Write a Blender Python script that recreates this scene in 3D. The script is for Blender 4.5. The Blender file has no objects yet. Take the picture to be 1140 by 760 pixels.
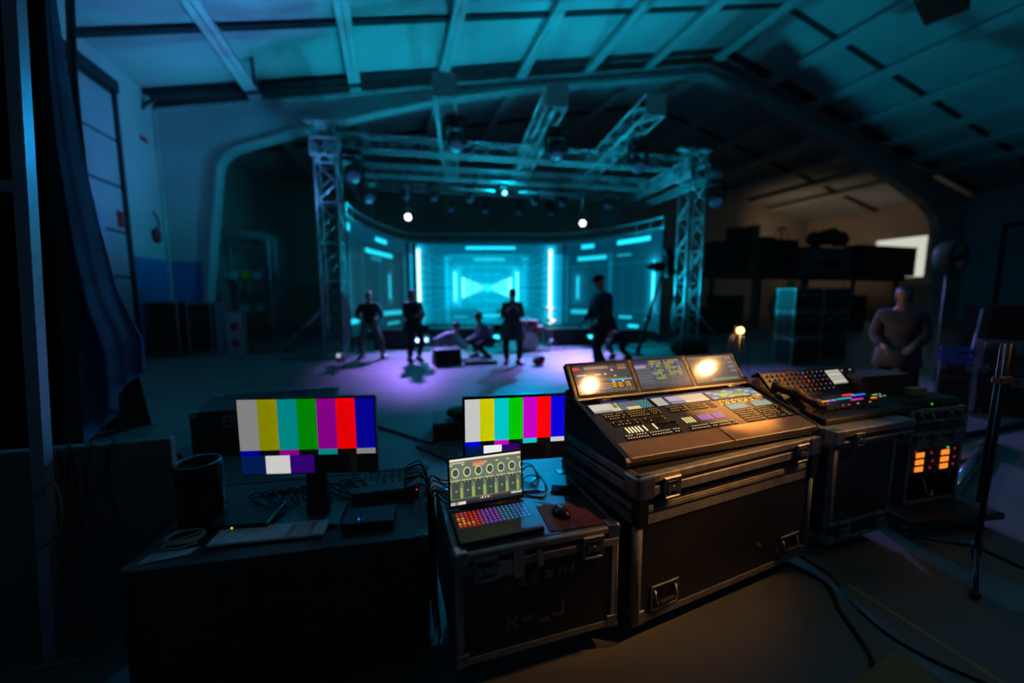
import bpy, bmesh, math, random
from mathutils import Vector, Matrix
random.seed(11)
R = math.radians
S = bpy.context.scene
COL = S.collection
V = Vector

# ---------------------------------------------------------------- camera model (hangar axes: Y runs down the hangar)
CF, CH = 440.0, 1.55
CP = math.atan(50/440.0)
CY = math.atan(135/442.8)
FWD = V((math.sin(CY)*math.cos(CP), math.cos(CY)*math.cos(CP), -math.sin(CP)))
RGT = V((math.cos(CY), -math.sin(CY), 0))
UPV = RGT.cross(FWD)
EYE = V((0, 0, CH))
def ray(px, py): return FWD + RGT*((px-570)/CF) - UPV*((py-380)/CF)
def atz(px, py, z):
    d = ray(px, py); return EYE + d*((z-CH)/d.z)
def aty(px, py, y):
    d = ray(px, py); return EYE + d*(y/d.y)
def atx(px, py, x):
    d = ray(px, py); return EYE + d*(x/d.x)
def atd(px, py, dist):
    return EYE + ray(px, py)*dist

# ---------------------------------------------------------------- materials
def lin(c):
    c = c/255.0
    return c/12.92 if c <= 0.04045 else ((c+0.055)/1.055)**2.4
def rgb(r, g, b): return (lin(r), lin(g), lin(b))
MATS = {}
def mat(name, col, rough=0.5, metal=0.0, var=0.18, scale=6.0, bump=0.0, spec=0.5, bscale=None, dirt=None):
    if name in MATS: return MATS[name]
    m = bpy.data.materials.new(name); m.use_nodes = True
    nt = m.node_tree; b = nt.nodes['Principled BSDF']
    tc = nt.nodes.new('ShaderNodeTexCoord')
    n = nt.nodes.new('ShaderNodeTexNoise'); n.inputs['Scale'].default_value = scale; n.inputs['Detail'].default_value = 5
    nt.links.new(tc.outputs['Object'], n.inputs['Vector'])
    rp = nt.nodes.new('ShaderNodeValToRGB')
    rp.color_ramp.elements[0].position = 0.3; rp.color_ramp.elements[1].position = 0.7
    rp.color_ramp.elements[0].color = (*[max(0, c*(1-var)) for c in (dirt or col)], 1)
    rp.color_ramp.elements[1].color = (*[min(1, c*(1+var*0.6)) for c in col], 1)
    nt.links.new(n.outputs['Fac'], rp.inputs['Fac'])
    nt.links.new(rp.outputs['Color'], b.inputs['Base Color'])
    b.inputs['Roughness'].default_value = rough; b.inputs['Metallic'].default_value = metal
    b.inputs['Specular IOR Level'].default_value = spec
    if bump:
        n2 = nt.nodes.new('ShaderNodeTexNoise'); n2.inputs['Scale'].default_value = bscale or scale*5; n2.inputs['Detail'].default_value = 3
        nt.links.new(tc.outputs['Object'], n2.inputs['Vector'])
        bp = nt.nodes.new('ShaderNodeBump'); bp.inputs['Strength'].default_value = bump; bp.inputs['Distance'].default_value = 0.02
        nt.links.new(n2.outputs['Fac'], bp.inputs['Height']); nt.links.new(bp.outputs['Normal'], b.inputs['Normal'])
    MATS[name] = m; return m
def emis(name, col, strength=1.0, base=(0.02, 0.02, 0.02), rough=0.3):
    if name in MATS: return MATS[name]
    m = bpy.data.materials.new(name); m.use_nodes = True
    b = m.node_tree.nodes['Principled BSDF']
    b.inputs['Base Color'].default_value = (*base, 1); b.inputs['Roughness'].default_value = rough
    b.inputs['Emission Color'].default_value = (*col, 1); b.inputs['Emission Strength'].default_value = strength
    MATS[name] = m; return m
def screen_mat(name, strength=1.0, rough=0.15, spec=0.5):
    if name in MATS: return MATS[name]
    m = bpy.data.materials.new(name); m.use_nodes = True
    nt = m.node_tree; b = nt.nodes['Principled BSDF']
    a = nt.nodes.new('ShaderNodeVertexColor'); a.layer_name = 'Col'
    b.inputs['Base Color'].default_value = (0.012, 0.012, 0.014, 1); b.inputs['Roughness'].default_value = rough
    b.inputs['Specular IOR Level'].default_value = spec
    nt.links.new(a.outputs['Color'], b.inputs['Emission Color']); b.inputs['Emission Strength'].default_value = strength
    MATS[name] = m; return m

black = mat('black_paint', (0.007, 0.007, 0.008), 0.5, var=0.3)
blackp = mat('black_plastic', (0.014, 0.014, 0.015), 0.38, var=0.2)
rubber = mat('black_rubber', (0.01, 0.01, 0.01), 0.7)
laminate = mat('black_laminate', (0.02, 0.018, 0.017), 0.42, var=0.35, scale=3, bump=0.05, bscale=120)
alu = mat('brushed_aluminium', (0.30, 0.29, 0.28), 0.62, 0.6, var=0.35, scale=14, bump=0.03)
steel = mat('zinc_steel', (0.38, 0.38, 0.40), 0.35, 0.9, var=0.3, scale=20)
trussm = mat('truss_aluminium', (0.42, 0.43, 0.44), 0.45, 0.5, var=0.2, scale=10)
cable = mat('cable_rubber', (0.012, 0.012, 0.014), 0.45)
greyp = mat('grey_plastic', (0.16, 0.16, 0.165), 0.5)
white_key = mat('white_keys', (0.6, 0.6, 0.6), 0.45)
cloth_black = mat('black_cloth', (0.012, 0.012, 0.014), 0.9, var=0.4, scale=20)
skin = mat('skin', (0.45, 0.25, 0.18), 0.5, var=0.1)

# ---------------------------------------------------------------- mesh builder
class MB:
    def __init__(s):
        s.bm = bmesh.new(); s.mats = []
    def mi(s, m):
        if m not in s.mats: s.mats.append(m)
        return s.mats.index(m)
    def _fin(s, vs, m, M=None, smooth=False):
        if M is not None: bmesh.ops.transform(s.bm, matrix=M, verts=vs)
        i = s.mi(m); fs = set()
        for v in vs:
            for f in v.link_faces: fs.add(f)
        for f in fs: f.material_index = i; f.smooth = smooth
    def box(s, c, d, m, bev=0.0, M=None, seg=1):
        t = bmesh.new(); bmesh.ops.create_cube(t, size=1)
        for v in t.verts: v.co = V((v.co.x*d[0], v.co.y*d[1], v.co.z*d[2])) + V(c)
        if bev: bmesh.ops.bevel(t, geom=t.edges[:], offset=min(bev, min(d)*0.49), segments=seg, affect='EDGES', profile=0.5)
        s.merge(t, m, M, False); return s
    def span(s, a, b, m, bev=0.0, M=None, seg=1):
        return s.box([(a[i]+b[i])/2 for i in range(3)], [abs(b[i]-a[i]) for i in range(3)], m, bev, M, seg)
    def merge(s, t, m, M=None, smooth=False):
        mp = {}; i = s.mi(m)
        for v in t.verts: mp[v] = s.bm.verts.new(M @ v.co if M is not None else v.co)
        for f in t.faces:
            try:
                g = s.bm.faces.new([mp[v] for v in f.verts]); g.material_index = i; g.smooth = smooth if smooth is not None else f.smooth
            except ValueError: pass
        t.free()
    def cyl(s, p0, p1, r, m, seg=12, r2=None, cap=True):
        p0, p1 = V(p0), V(p1); d = p1-p0; r2 = r if r2 is None else r2
        q = d.to_track_quat('Z', 'Y')
        a, b = [], []; i = s.mi(m)
        for k in range(seg):
            t = 2*math.pi*k/seg; o = V((math.cos(t), math.sin(t), 0))
            a.append(s.bm.verts.new(p0 + q @ (o*r))); b.append(s.bm.verts.new(p1 + q @ (o*r2)))
        for k in range(seg):
            f = s.bm.faces.new((a[k], a[(k+1) % seg], b[(k+1) % seg], b[k])); f.material_index = i; f.smooth = True
        if cap:
            f = s.bm.faces.new(a[::-1]); f.material_index = i
            f = s.bm.faces.new(b); f.material_index = i
        return s
    def tube(s, pts, r, m, seg=6, closed=False):
        pts = [V(p) for p in pts]; n = len(pts); i = s.mi(m); rings = []
        up = V((0, 0, 1)); prev = None
        for k in range(n):
            if closed: d = pts[(k+1) % n]-pts[k-1]
            else: d = pts[min(k+1, n-1)]-pts[max(k-1, 0)]
            if d.length < 1e-9: d = V((0, 0, 1))
            d.normalize()
            if prev is None:
                u = d.cross(up)
                if u.length < 1e-3: u = d.cross(V((1, 0, 0)))
            else:
                u = prev - d*prev.dot(d)
            u.normalize(); prev = u; w = d.cross(u)
            rr = r[k] if isinstance(r, (list, tuple)) else r
            rings.append([s.bm.verts.new(pts[k] + u*(rr*math.cos(2*math.pi*j/seg)) + w*(rr*math.sin(2*math.pi*j/seg))) for j in range(seg)])
        for k in range(n if closed else n-1):
            a, b = rings[k], rings[(k+1) % n]
            for j in range(seg):
                f = s.bm.faces.new((a[j], a[(j+1) % seg], b[(j+1) % seg], b[j])); f.material_index = i; f.smooth = True
        if not closed:
            f = s.bm.faces.new(rings[0][::-1]); f.material_index = i
            f = s.bm.faces.new(rings[-1]); f.material_index = i
        return s
    def lathe(s, prof, m, seg=24, M=None, smooth=True, sx=1, sy=1):
        t = bmesh.new(); rings = []
        for r, z in prof:
            if r < 1e-6: rings.append([t.verts.new((0, 0, z))])
            else: rings.append([t.verts.new((sx*r*math.cos(2*math.pi*k/seg), sy*r*math.sin(2*math.pi*k/seg), z)) for k in range(seg)])
        for a, b in zip(rings, rings[1:]):
            if len(a) == 1 and len(b) == 1: continue
            for k in range(seg):
                k2 = (k+1) % seg
                if len(a) == 1: t.faces.new((a[0], b[k2], b[k]))
                elif len(b) == 1: t.faces.new((a[k], a[k2], b[0]))
                else: t.faces.new((a[k], a[k2], b[k2], b[k]))
        bmesh.ops.recalc_face_normals(t, faces=t.faces[:])
        s.merge(t, m, M, smooth); return s
    def ball(s, c, r, m, seg=12, sc=(1, 1, 1), M=None):
        n = max(6, seg//2)
        t = Matrix.Translation(V(c)) @ Matrix.Diagonal((*sc, 1))
        if M is not None: t = M @ t
        return s.lathe([(r*math.sin(math.pi*k/n), -r*math.cos(math.pi*k/n)) for k in range(n+1)], m, seg, t)
    def prism(s, poly, axis, a, b, m, M=None, smooth=False):
        """extrude a 2-D polygon between a and b along axis (0,1,2)"""
        def P(p, t):
            if axis == 0: return V((t, p[0], p[1]))
            if axis == 1: return V((p[0], t, p[1]))
            return V((p[0], p[1], t))
        t = bmesh.new()
        A = [t.verts.new(P(p, a)) for p in poly]; B = [t.verts.new(P(p, b)) for p in poly]
        n = len(poly)
        for k in range(n): t.faces.new((A[k], A[(k+1) % n], B[(k+1) % n], B[k]))
        t.faces.new(A[::-1]); t.faces.new(B)
        bmesh.ops.recalc_face_normals(t, faces=t.faces[:])
        s.merge(t, m, M, smooth); return s
    def quad(s, pts, m):
        f = s.bm.faces.new([s.bm.verts.new(V(p)) for p in pts]); f.material_index = s.mi(m); return s
    def grid(s, fn, nu, nv, m, thick=0.0, smooth=True):
        vs = [[s.bm.verts.new(V(fn(i/nu, j/nv))) for j in range(nv+1)] for i in range(nu+1)]
        k = s.mi(m)
        for i in range(nu):
            for j in range(nv):
                f = s.bm.faces.new((vs[i][j], vs[i+1][j], vs[i+1][j+1], vs[i][j+1])); f.material_index = k; f.smooth = smooth
        if thick:
            fs = [f for f in s.bm.faces]
            bmesh.ops.solidify(s.bm, geom=fs, thickness=thick)
        return s
    def build(s, name, parent=None, loc=None, rz=0):
        me = bpy.data.meshes.new(name); s.bm.normal_update(); s.bm.to_mesh(me); s.bm.free()
        for m in s.mats: me.materials.append(m)
        o = bpy.data.objects.new(name, me); COL.objects.link(o)
        if parent is not None: o.parent = parent
        if loc is not None: o.location = loc
        if rz: o.rotation_euler.z = rz
        return o

def tag(o, label, cat, group=None, kind=None):
    if label: o['label'] = label
    if cat: o['category'] = cat
    if group: o['group'] = group
    if kind: o['kind'] = kind
    return o
def thing(name, label, cat, loc=(0, 0, 0), rz=0.0, group=None):
    o = bpy.data.objects.new(name, None); COL.objects.link(o); o.empty_display_size = 0.1
    o.location = loc; o.rotation_euler = (0, 0, rz)
    return tag(o, label, cat, group)
def struct(o): o['kind'] = 'structure'; return o
KIDS = {}
def kids(o): return [c for c in COL.objects if c.parent == o]
def dup(root, loc, rz=None, label=None, rot=None):
    r = root.copy(); COL.objects.link(r); r.location = loc
    if rot is not None: r.rotation_euler = rot
    elif rz is not None: r.rotation_euler = (0, 0, rz)
    if label: r['label'] = label
    for ch in kids(root):
        c = ch.copy(); COL.objects.link(c); c.parent = r
        for g in kids(ch):
            d = g.copy(); COL.objects.link(d); d.parent = c
    return r
def grid_screen(name, parent, P, nx, ny, fn, m):
    """display surface: P(u,v) places it, fn(u,v) is the picture it shows in sRGB 0..255; u,v in 0..1, v up"""
    me = bpy.data.meshes.new(name)
    vs = [tuple(P(i/nx, j/ny)) for j in range(ny+1) for i in range(nx+1)]
    fs = [(j*(nx+1)+i, j*(nx+1)+i+1, (j+1)*(nx+1)+i+1, (j+1)*(nx+1)+i) for j in range(ny) for i in range(nx)]
    me.from_pydata(vs, [], fs)
    at = me.color_attributes.new('Col', 'FLOAT_COLOR', 'CORNER')
    buf = []
    for j in range(ny):
        for i in range(nx):
            c = fn((i+0.5)/nx, (j+0.5)/ny)
            buf += [lin(c[0]), lin(c[1]), lin(c[2]), 1.0]*4
    at.data.foreach_set('color', buf)
    me.materials.append(m); me.update()
    o = bpy.data.objects.new(name, me); COL.objects.link(o)
    if parent is not None: o.parent = parent
    return o
def arc(pts, n=24):
    """smooth curve through points (Catmull-Rom)"""
    pts = [V(p) for p in pts]; P = [pts[0]*2-pts[1]] + pts + [pts[-1]*2-pts[-2]]; out = []
    k = max(2, n//(len(pts)-1))
    for i in range(1, len(P)-2):
        for j in range(k):
            t = j/k; a, b, c, d = P[i-1], P[i], P[i+1], P[i+2]
            out.append(0.5*((2*b)+(c-a)*t+(2*a-5*b+4*c-d)*t*t+(3*b-a-3*c+d)*t**3))
    out.append(pts[-1]); return out
# ================================================================ THE HANGAR
wallw = mat('painted_wall', (0.45, 0.47, 0.48), 0.6, var=0.12, scale=0.8, bump=0.03)
wallr = mat('cream_wall', (0.48, 0.42, 0.34), 0.7, var=0.15, scale=0.6)
roofm = mat('roof_panel', (0.42, 0.45, 0.46), 0.55, var=0.15, scale=0.5, bump=0.02)
purlm = mat('purlin_paint', (0.50, 0.52, 0.53), 0.5, var=0.1, scale=2)
framem = mat('frame_paint', (0.42, 0.44, 0.45), 0.5, var=0.12, scale=1.2)
darktrim_shade = mat('dark_trim_and_shade', (0.02, 0.02, 0.025), 0.8)
bluem = mat('blue_wall_paint', (0.03, 0.17, 0.42), 0.5, var=0.15, scale=1.5)
doorm = mat('door_panel_white', (0.36, 0.38, 0.41), 0.5, var=0.12, scale=0.9, bump=0.02)

fl = bpy.data.materials.new('concrete_floor'); fl.use_nodes = True
nt = fl.node_tree; b = nt.nodes['Principled BSDF']
tc = nt.nodes.new('ShaderNodeTexCoord')
mp = nt.nodes.new('ShaderNodeMapping'); mp.inputs['Scale'].default_value = (0.25, 1.6, 1)
nt.links.new(tc.outputs['Object'], mp.inputs['Vector'])
n1 = nt.nodes.new('ShaderNodeTexNoise'); n1.inputs['Scale'].default_value = 1.4; n1.inputs['Detail'].default_value = 7
n2 = nt.nodes.new('ShaderNodeTexNoise'); n2.inputs['Scale'].default_value = 0.55; n2.inputs['Detail'].default_value = 5
nt.links.new(mp.outputs['Vector'], n1.inputs['Vector']); nt.links.new(tc.outputs['Object'], n2.inputs['Vector'])
r1 = nt.nodes.new('ShaderNodeValToRGB'); r1.color_ramp.elements[0].color = (0.085, 0.083, 0.08, 1); r1.color_ramp.elements[1].color = (0.20, 0.195, 0.19, 1)
r1.color_ramp.elements[0].position = 0.3; r1.color_ramp.elements[1].position = 0.7
mx = nt.nodes.new('ShaderNodeMath'); mx.operation = 'ADD'
ml = nt.nodes.new('ShaderNodeMath'); ml.operation = 'MULTIPLY'; ml.inputs[1].default_value = 0.5
nt.links.new(n1.outputs['Fac'], mx.inputs[0]); nt.links.new(n2.outputs['Fac'], mx.inputs[1]); nt.links.new(mx.outputs[0], ml.inputs[0])
nt.links.new(ml.outputs[0], r1.inputs['Fac']); nt.links.new(r1.outputs['Color'], b.inputs['Base Color'])
mr = nt.nodes.new('ShaderNodeMapRange'); mr.inputs['To Min'].default_value = 0.32; mr.inputs['To Max'].default_value = 0.62
nt.links.new(n2.outputs['Fac'], mr.inputs['Value']); nt.links.new(mr.outputs['Result'], b.inputs['Roughness'])
bp = nt.nodes.new('ShaderNodeBump'); bp.inputs['Strength'].default_value = 0.12; bp.inputs['Distance'].default_value = 0.02
nt.links.new(n1.outputs['Fac'], bp.inputs['Height']); nt.links.new(bp.outputs['Normal'], b.inputs['Normal'])

YF, YB, Y0 = 13.9, 22.6, -7.0
XL = -6.05
XR = 30.0
def fp(px, py, y=YF): p = aty(px, py, y); return (p.x, p.z)
eL, ap, eR = fp(193, 112), fp(797, 62), fp(1068, 214)
eL = (XL, eL[1]); eR = (XR, eR[1])
m = MB(); m.span((XL-0.3, Y0-0.3, -0.3), (XR+0.3, YB+0.3, 0), fl); struct(m.build('floor'))
m = MB(); m.span((XL-0.25, Y0, 0), (XL, YB, eL[1]), wallw); struct(m.build('wall_left'))
gable = [(XL, 0), (XR, 0), (XR, eR[1]), ap, (XL, eL[1])]
def slope(x): return eL[1]+(ap[1]-eL[1])*(x-XL)/(ap[0]-XL) if x < ap[0] else ap[1]+(eR[1]-ap[1])*(x-ap[0])/(XR-ap[0])
m = MB(); m.prism(gable, 1, YB, YB+0.25, wallr); struct(m.build('wall_back'))
# right wall with the daylit window beyond the portal frame
w0, w1 = atx(974, 267, XR), atx(1030, 309, XR)
wy1, wy0, wz1, wz0 = w0.y, w1.y, w0.z, w1.z
m = MB()
m.span((XR, Y0, 0), (XR+0.25, wy0, eR[1]), wallw); m.span((XR, wy1, 0), (XR+0.25, YB, eR[1]), wallr)
m.span((XR, wy0, 0), (XR+0.25, wy1, wz0), wallr); m.span((XR, wy0, wz1), (XR+0.25, wy1, eR[1]), wallr)
struct(m.build('wall_right'))
m = MB(); fw = mat('window_frame_paint', (0.6, 0.6, 0.58), 0.5)
m.span((XR-0.03, wy0, wz0), (XR+0.1, wy1, wz0+0.08), fw); m.span((XR-0.03, wy0, wz1-0.08), (XR+0.1, wy1, wz1), fw)
m.span((XR-0.03, wy0, wz0), (XR+0.1, wy0+0.08, wz1), fw); m.span((XR-0.03, wy1-0.08, wz0), (XR+0.1, wy1, wz1), fw)
wo = struct(m.build('window_1'))
m = MB(); m.span((XR+0.1, wy0, wz0), (XR+0.12, wy1, wz1), emis('lit_window_pane', rgb(205, 205, 190), 1.0)); m.build('window_pane', wo)
m = MB(); m.prism(gable, 1, Y0-0.25, Y0, wallw); struct(m.build('wall_front'))
# roof skins
m = MB(); t = 0.18
m.prism([(XL-0.3, eL[1]-0.05), (ap[0], ap[1]), (ap[0], ap[1]+t), (XL-0.3, eL[1]+t)], 1, Y0-0.3, YB+0.3, roofm)
m.prism([(ap[0], ap[1]), (XR+0.3, eR[1]-0.06), (XR+0.3, eR[1]+t), (ap[0], ap[1]+t)], 1, Y0-0.3, YB+0.3, roofm)
struct(m.build('ceiling'))
# purlins under the roof
pl = [fp(p, q)[0] for p, q in ((284, 95), (394, 92), (489, 82), (576, 76), (651, 71), (719, 66))]
pr = [fp(p, q)[0] for p, q in ((849, 96), (896, 124), (938, 148), (975, 170), (1005, 186), (1030, 198))]
n = 1
for x in pl + pr + [ap[0]]:
    d = 0.30 if x != ap[0] else 0.18
    z = slope(x)
    sl = math.atan2(ap[1]-eL[1], ap[0]-XL) if x < ap[0] else math.atan2(eR[1]-ap[1], XR-ap[0])
    wd = 0.17 if x <= ap[0] else 0.24
    M = Matrix.Translation((x, 0, z-0.02)) @ Matrix.Rotation(-sl, 4, 'Y')
    m = MB()
    m.span((-wd, Y0, -d), (wd, YB, -d+0.02), purlm, M=M); m.span((-0.03, Y0, -d), (0.03, YB, 0), purlm, M=M)
    m.span((-wd, Y0, -d), (-wd+0.02, YB, -d+0.07), purlm, M=M); m.span((wd-0.02, Y0, -d), (wd, YB, -d+0.07), purlm, M=M)
    struct(m.build('trim_%d' % n)); n += 1
# dark cross seams between the roof sheets, and one strip of painted shade
def seam_or_shade(y, w, dz):
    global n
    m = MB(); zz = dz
    m.prism([(XL, eL[1]-0.06), (ap[0], ap[1]-0.005), (ap[0], ap[1]-0.005-zz), (XL, eL[1]-0.06-zz)], 1, y-w, y+w, darktrim_shade)
    m.prism([(ap[0], ap[1]-0.005), (XR, eR[1]-0.06), (XR, eR[1]-0.06-zz), (ap[0], ap[1]-0.005-zz)], 1, y-w, y+w, darktrim_shade)
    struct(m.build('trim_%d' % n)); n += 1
ys = aty(440, 21, 1.0); 
sm = EYE + ray(440, 21)*1.0
# find Y of the first seam: the ray through (440,21) meets the left roof plane
d = ray(440, 21); k = (ap[1]-eL[1])/(ap[0]-XL)
ts = (eL[1]-k*XL*1.0 - CH)/(d.z - k*d.x)
YS1 = (EYE+d*ts).y
seam_or_shade(YS1, 0.10, 0.03); seam_or_shade(YF-0.38, 0.2, 0.02); seam_or_shade(YS1-4.2, 0.10, 0.03); seam_or_shade(YF+4.3, 0.12, 0.03)  # the strip at the portal frame is painted shadow, not a joint

# portal frame: tapered steel columns and rafters, web plus bright inner flange
def portal(y, nm):
    inner = [fp(229, 345), fp(246, 186), fp(252, 176), fp(264, 168), fp(340, 146), fp(420, 128), fp(500, 112), fp(575, 102), fp(650, 96), fp(720, 91), fp(782, 85),
             fp(880, 135), fp(947, 174), fp(995, 203), fp(1026, 226), fp(1038, 240), fp(1043, 262), fp(1045, 345)]
    inner = [(inner[0][0]-0.06, 0.0)] + inner[1:-1] + [(inner[-1][0]+0.02, 0.0)]
    outer = []
    for x, z in inner: pass
    def top(x): return slope(x)-0.36
    m = MB()
    # web as strips between the inner edge and the roof/wall line
    pts = inner
    N = len(pts)
    out = []
    for i, (x, z) in enumerate(pts):
        if i <= 1: out.append((XL+0.02, z if i == 0 else z))
        elif i >= N-2: out.append((XR-0.02, z))
        else: out.append((x, top(x)))
    out[2] = (XL+0.02, top(XL)); out[3] = (XL+0.6, top(XL+0.6)); out[4] = (pts[4][0]-0.4, top(pts[4][0]-0.4))
    out[N-3] = (XR-0.02, top(XR-0.02)); out[N-4] = (XR-1.2, top(XR-1.2)); out[N-5] = (XR-2.6, top(XR-2.6))
    out[1] = (XL+0.02, pts[1][1])
    for i in range(N-1):
        m.prism([pts[i], pts[i+1], out[i+1], out[i]], 1, y-0.03, y+0.03, framem)
        # inner and outer flanges
        for (a, c), fwid in (((pts[i], pts[i+1]), 0.22), ((out[i], out[i+1]), 0.16)):
            dx, dz = c[0]-a[0], c[1]-a[1]; L = math.hypot(dx, dz)
            if L < 1e-4: continue
            nx, nz = -dz/L*0.035, dx/L*0.035
            m.prism([(a[0]-nx, a[1]-nz), (c[0]-nx, c[1]-nz), (c[0]+nx, c[1]+nz), (a[0]+nx, a[1]+nz)], 1, y-fwid, y+fwid, framem)
    # stiffener plate at the apex and the haunches
    for i in (10, 5, 12):
        m.prism([(pts[i][0]-0.05, pts[i][1]), (pts[i][0]+0.05, pts[i][1]), (pts[i][0]+0.05, top(pts[i][0])), (pts[i][0]-0.05, top(pts[i][0]))], 1, y-0.16, y+0.16, framem)
    return struct(m.build(nm))
portal(YF, 'trim_%d' % n); n += 1
# blue painted dado on the side wall and on the foot of the left column
zb = 2.55
m = MB(); m.span((XL, 12.05, 0.02), (XL+0.012, YF+0.3, zb), bluem); struct(m.build('trim_%d' % n)); n += 1
cxi = fp(229, 345)[0]
m = MB(); m.prism([(XL+0.03, 0.02), (cxi-0.06, 0.02), (cxi+0.01, zb), (XL+0.03, zb)], 1, YF-0.045, YF-0.032, bluem); struct(m.build('trim_%d' % n)); n += 1
# sectional door in the left wall
yd0, yd1 = 4.6, 11.95
zs = [0.02, 0.95, 2.0, 3.05, 4.1, 5.15, 6.2]
m = MB()
for a, c in zip(zs, zs[1:]):
    m.span((XL, yd0, a+0.025), (XL+0.05, yd1, c-0.025), doorm, 0.015)
    m.span((XL, yd0, c-0.03), (XL+0.02, yd1, c+0.03), darktrim_shade)
dr = struct(m.build('door_1'))
m = MB(); m.span((XL, yd0, 6.25), (XL+0.16, yd1+0.1, 6.5), darktrim_shade); m.span((XL, yd1+0.02, 0), (XL+0.1, yd1+0.12, 6.4), darktrim_shade); m.build('door_frame', dr)
# sectional door in the right wall
a0 = atx(1112, 330, XR-0.01).y; zs2 = [0.02+0.62*i for i in range(9)]
m = MB()
for a, c in zip(zs2, zs2[1:]):
    m.span((XR-0.05, 3.0, a+0.02), (XR, a0, c-0.02), doorm, 0.012)
dr2 = struct(m.build('door_2'))
m = MB(); m.span((XR-0.12, a0+0.02, 0), (XR, a0+0.16, 5.2), darktrim_shade); m.span((XR-0.12, 3, 5.02), (XR, a0+0.16, 5.22), darktrim_shade); m.build('door_frame', dr2)
# ================================================================ FLIGHT CASES IN THE FRONT ROW
def latch(parent, x, z, y=0.0, s=0.10, name='latch', M=None):
    m = MB()
    m.span((x-s/2, y-0.006, z-s/2), (x+s/2, y, z+s/2), steel, 0.004, M)
    for a, c in (((x-s/2, z-s/2), (x+s/2, z-s/2+0.012)), ((x-s/2, z+s/2-0.012), (x+s/2, z+s/2)), ((x-s/2, z-s/2), (x-s/2+0.012, z+s/2)), ((x+s/2-0.012, z-s/2), (x+s/2, z+s/2))):
        m.span((a[0], y-0.012, a[1]), (c[0], y-0.003, c[1]), steel, 0.003, M)
    o = m.build(name, parent)
    m = MB()
    m.span((x-s*0.32, y-0.011, z-s*0.32), (x+s*0.32, y-0.005, z+s*0.32), black, 0.002, M)
    m.prism([(x-0.028, z+0.024), (x-0.004, z), (x-0.028, z-0.024), (x-0.034, z)], 1, y-0.018, y-0.008, steel, M)
    m.prism([(x+0.028, z+0.024), (x+0.034, z), (x+0.028, z-0.024), (x+0.004, z)], 1, y-0.018, y-0.008, steel, M)
    m.cyl((x, y-0.02, z), (x, y-0.006, z), 0.012, steel, 12) if M is None else None
    m.build('butterfly', o)
    return o
def flip_handle(parent, x, z, y=0.0, w=0.16, h=0.11):
    m = MB()
    for a, c in (((x-w/2, z-h/2), (x+w/2, z-h/2+0.014)), ((x-w/2, z+h/2-0.014), (x+w/2, z+h/2)), ((x-w/2, z-h/2), (x-w/2+0.014, z+h/2)), ((x+w/2-0.014, z-h/2), (x+w/2, z+h/2))):
        m.span((a[0], y-0.007, a[1]), (c[0], y, c[1]), steel, 0.003)
    m.span((x-w/2+0.01, y-0.002, z-h/2+0.01), (x+w/2-0.01, y+0.0, z+h/2-0.01), black)
    o = m.build('handle', parent)
    m = MB(); m.tube([(x-w*0.36, y-0.004, z+h*0.3), (x-w*0.36, y-0.02, z-h*0.12), (x+w*0.36, y-0.02, z-h*0.12), (x+w*0.36, y-0.004, z+h*0.3)], 0.007, steel, 8)
    m.span((x-w*0.3, y-0.03, z-h*0.22), (x+w*0.3, y-0.012, z-h*0.02), rubber, 0.006)
    m.build('grip', o)
def caster(parent, x, y, zt, rz=0.0):
    r = zt*0.44
    m = MB(); m.span((x-0.05, y-0.04, zt-0.008), (x+0.05, y+0.04, zt), steel, 0.002)
    for s in (-1, 1): m.prism([(y-0.028, zt-0.005), (y+0.028, zt-0.005), (y+0.03, r*0.8), (y+0.0, r*0.8)], 0, x+s*0.024-0.003, x+s*0.024+0.003, steel)
    o = m.build('caster', parent)
    m = MB(); m.cyl((x-0.018, y+0.014, r+0.001), (x+0.018, y+0.014, r+0.001), r, rubber, 20); m.cyl((x-0.02, y+0.014, r), (x+0.02, y+0.014, r), r*0.5, greyp, 14)
    m.build('wheel', o)
def edge_bars(m, a, b, w=0.03, mt=None, out=0.003, t=0.004):
    mt = mt or alu
    """aluminium L-profiles along the twelve edges of a box"""
    (x0, y0, z0), (x1, y1, z1) = a, b; o = out
    for z, s in ((z0, 1), (z1, -1)):
        for y, q in ((y0, 1), (y1, -1)):
            m.span((x0, y-q*o, z), (x1, y-q*o+q*t, z+s*w), mt, 0.0015); m.span((x0, y, z-s*o), (x1, y+q*w, z-s*o+s*t), mt, 0.0015)
        for x, q in ((x0, 1), (x1, -1)):
            m.span((x-q*o, y0, z), (x-q*o+q*t, y1, z+s*w), mt, 0.0015); m.span((x, y0, z-s*o), (x+q*w, y1, z-s*o+s*t), mt, 0.0015)
    for x, p in ((x0, 1), (x1, -1)):
        for y, q in ((y0, 1), (y1, -1)):
            m.span((x, y-q*o, z0), (x+p*w, y-q*o+q*t, z1), mt, 0.0015); m.span((x-p*o, y, z0), (x-p*o+p*t, y+q*w, z1), mt, 0.0015)
            m.cyl((x+p*0.004, y+q*0.004, z0), (x+p*0.004, y+q*0.004, z1), 0.008, mt, 10)
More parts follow.
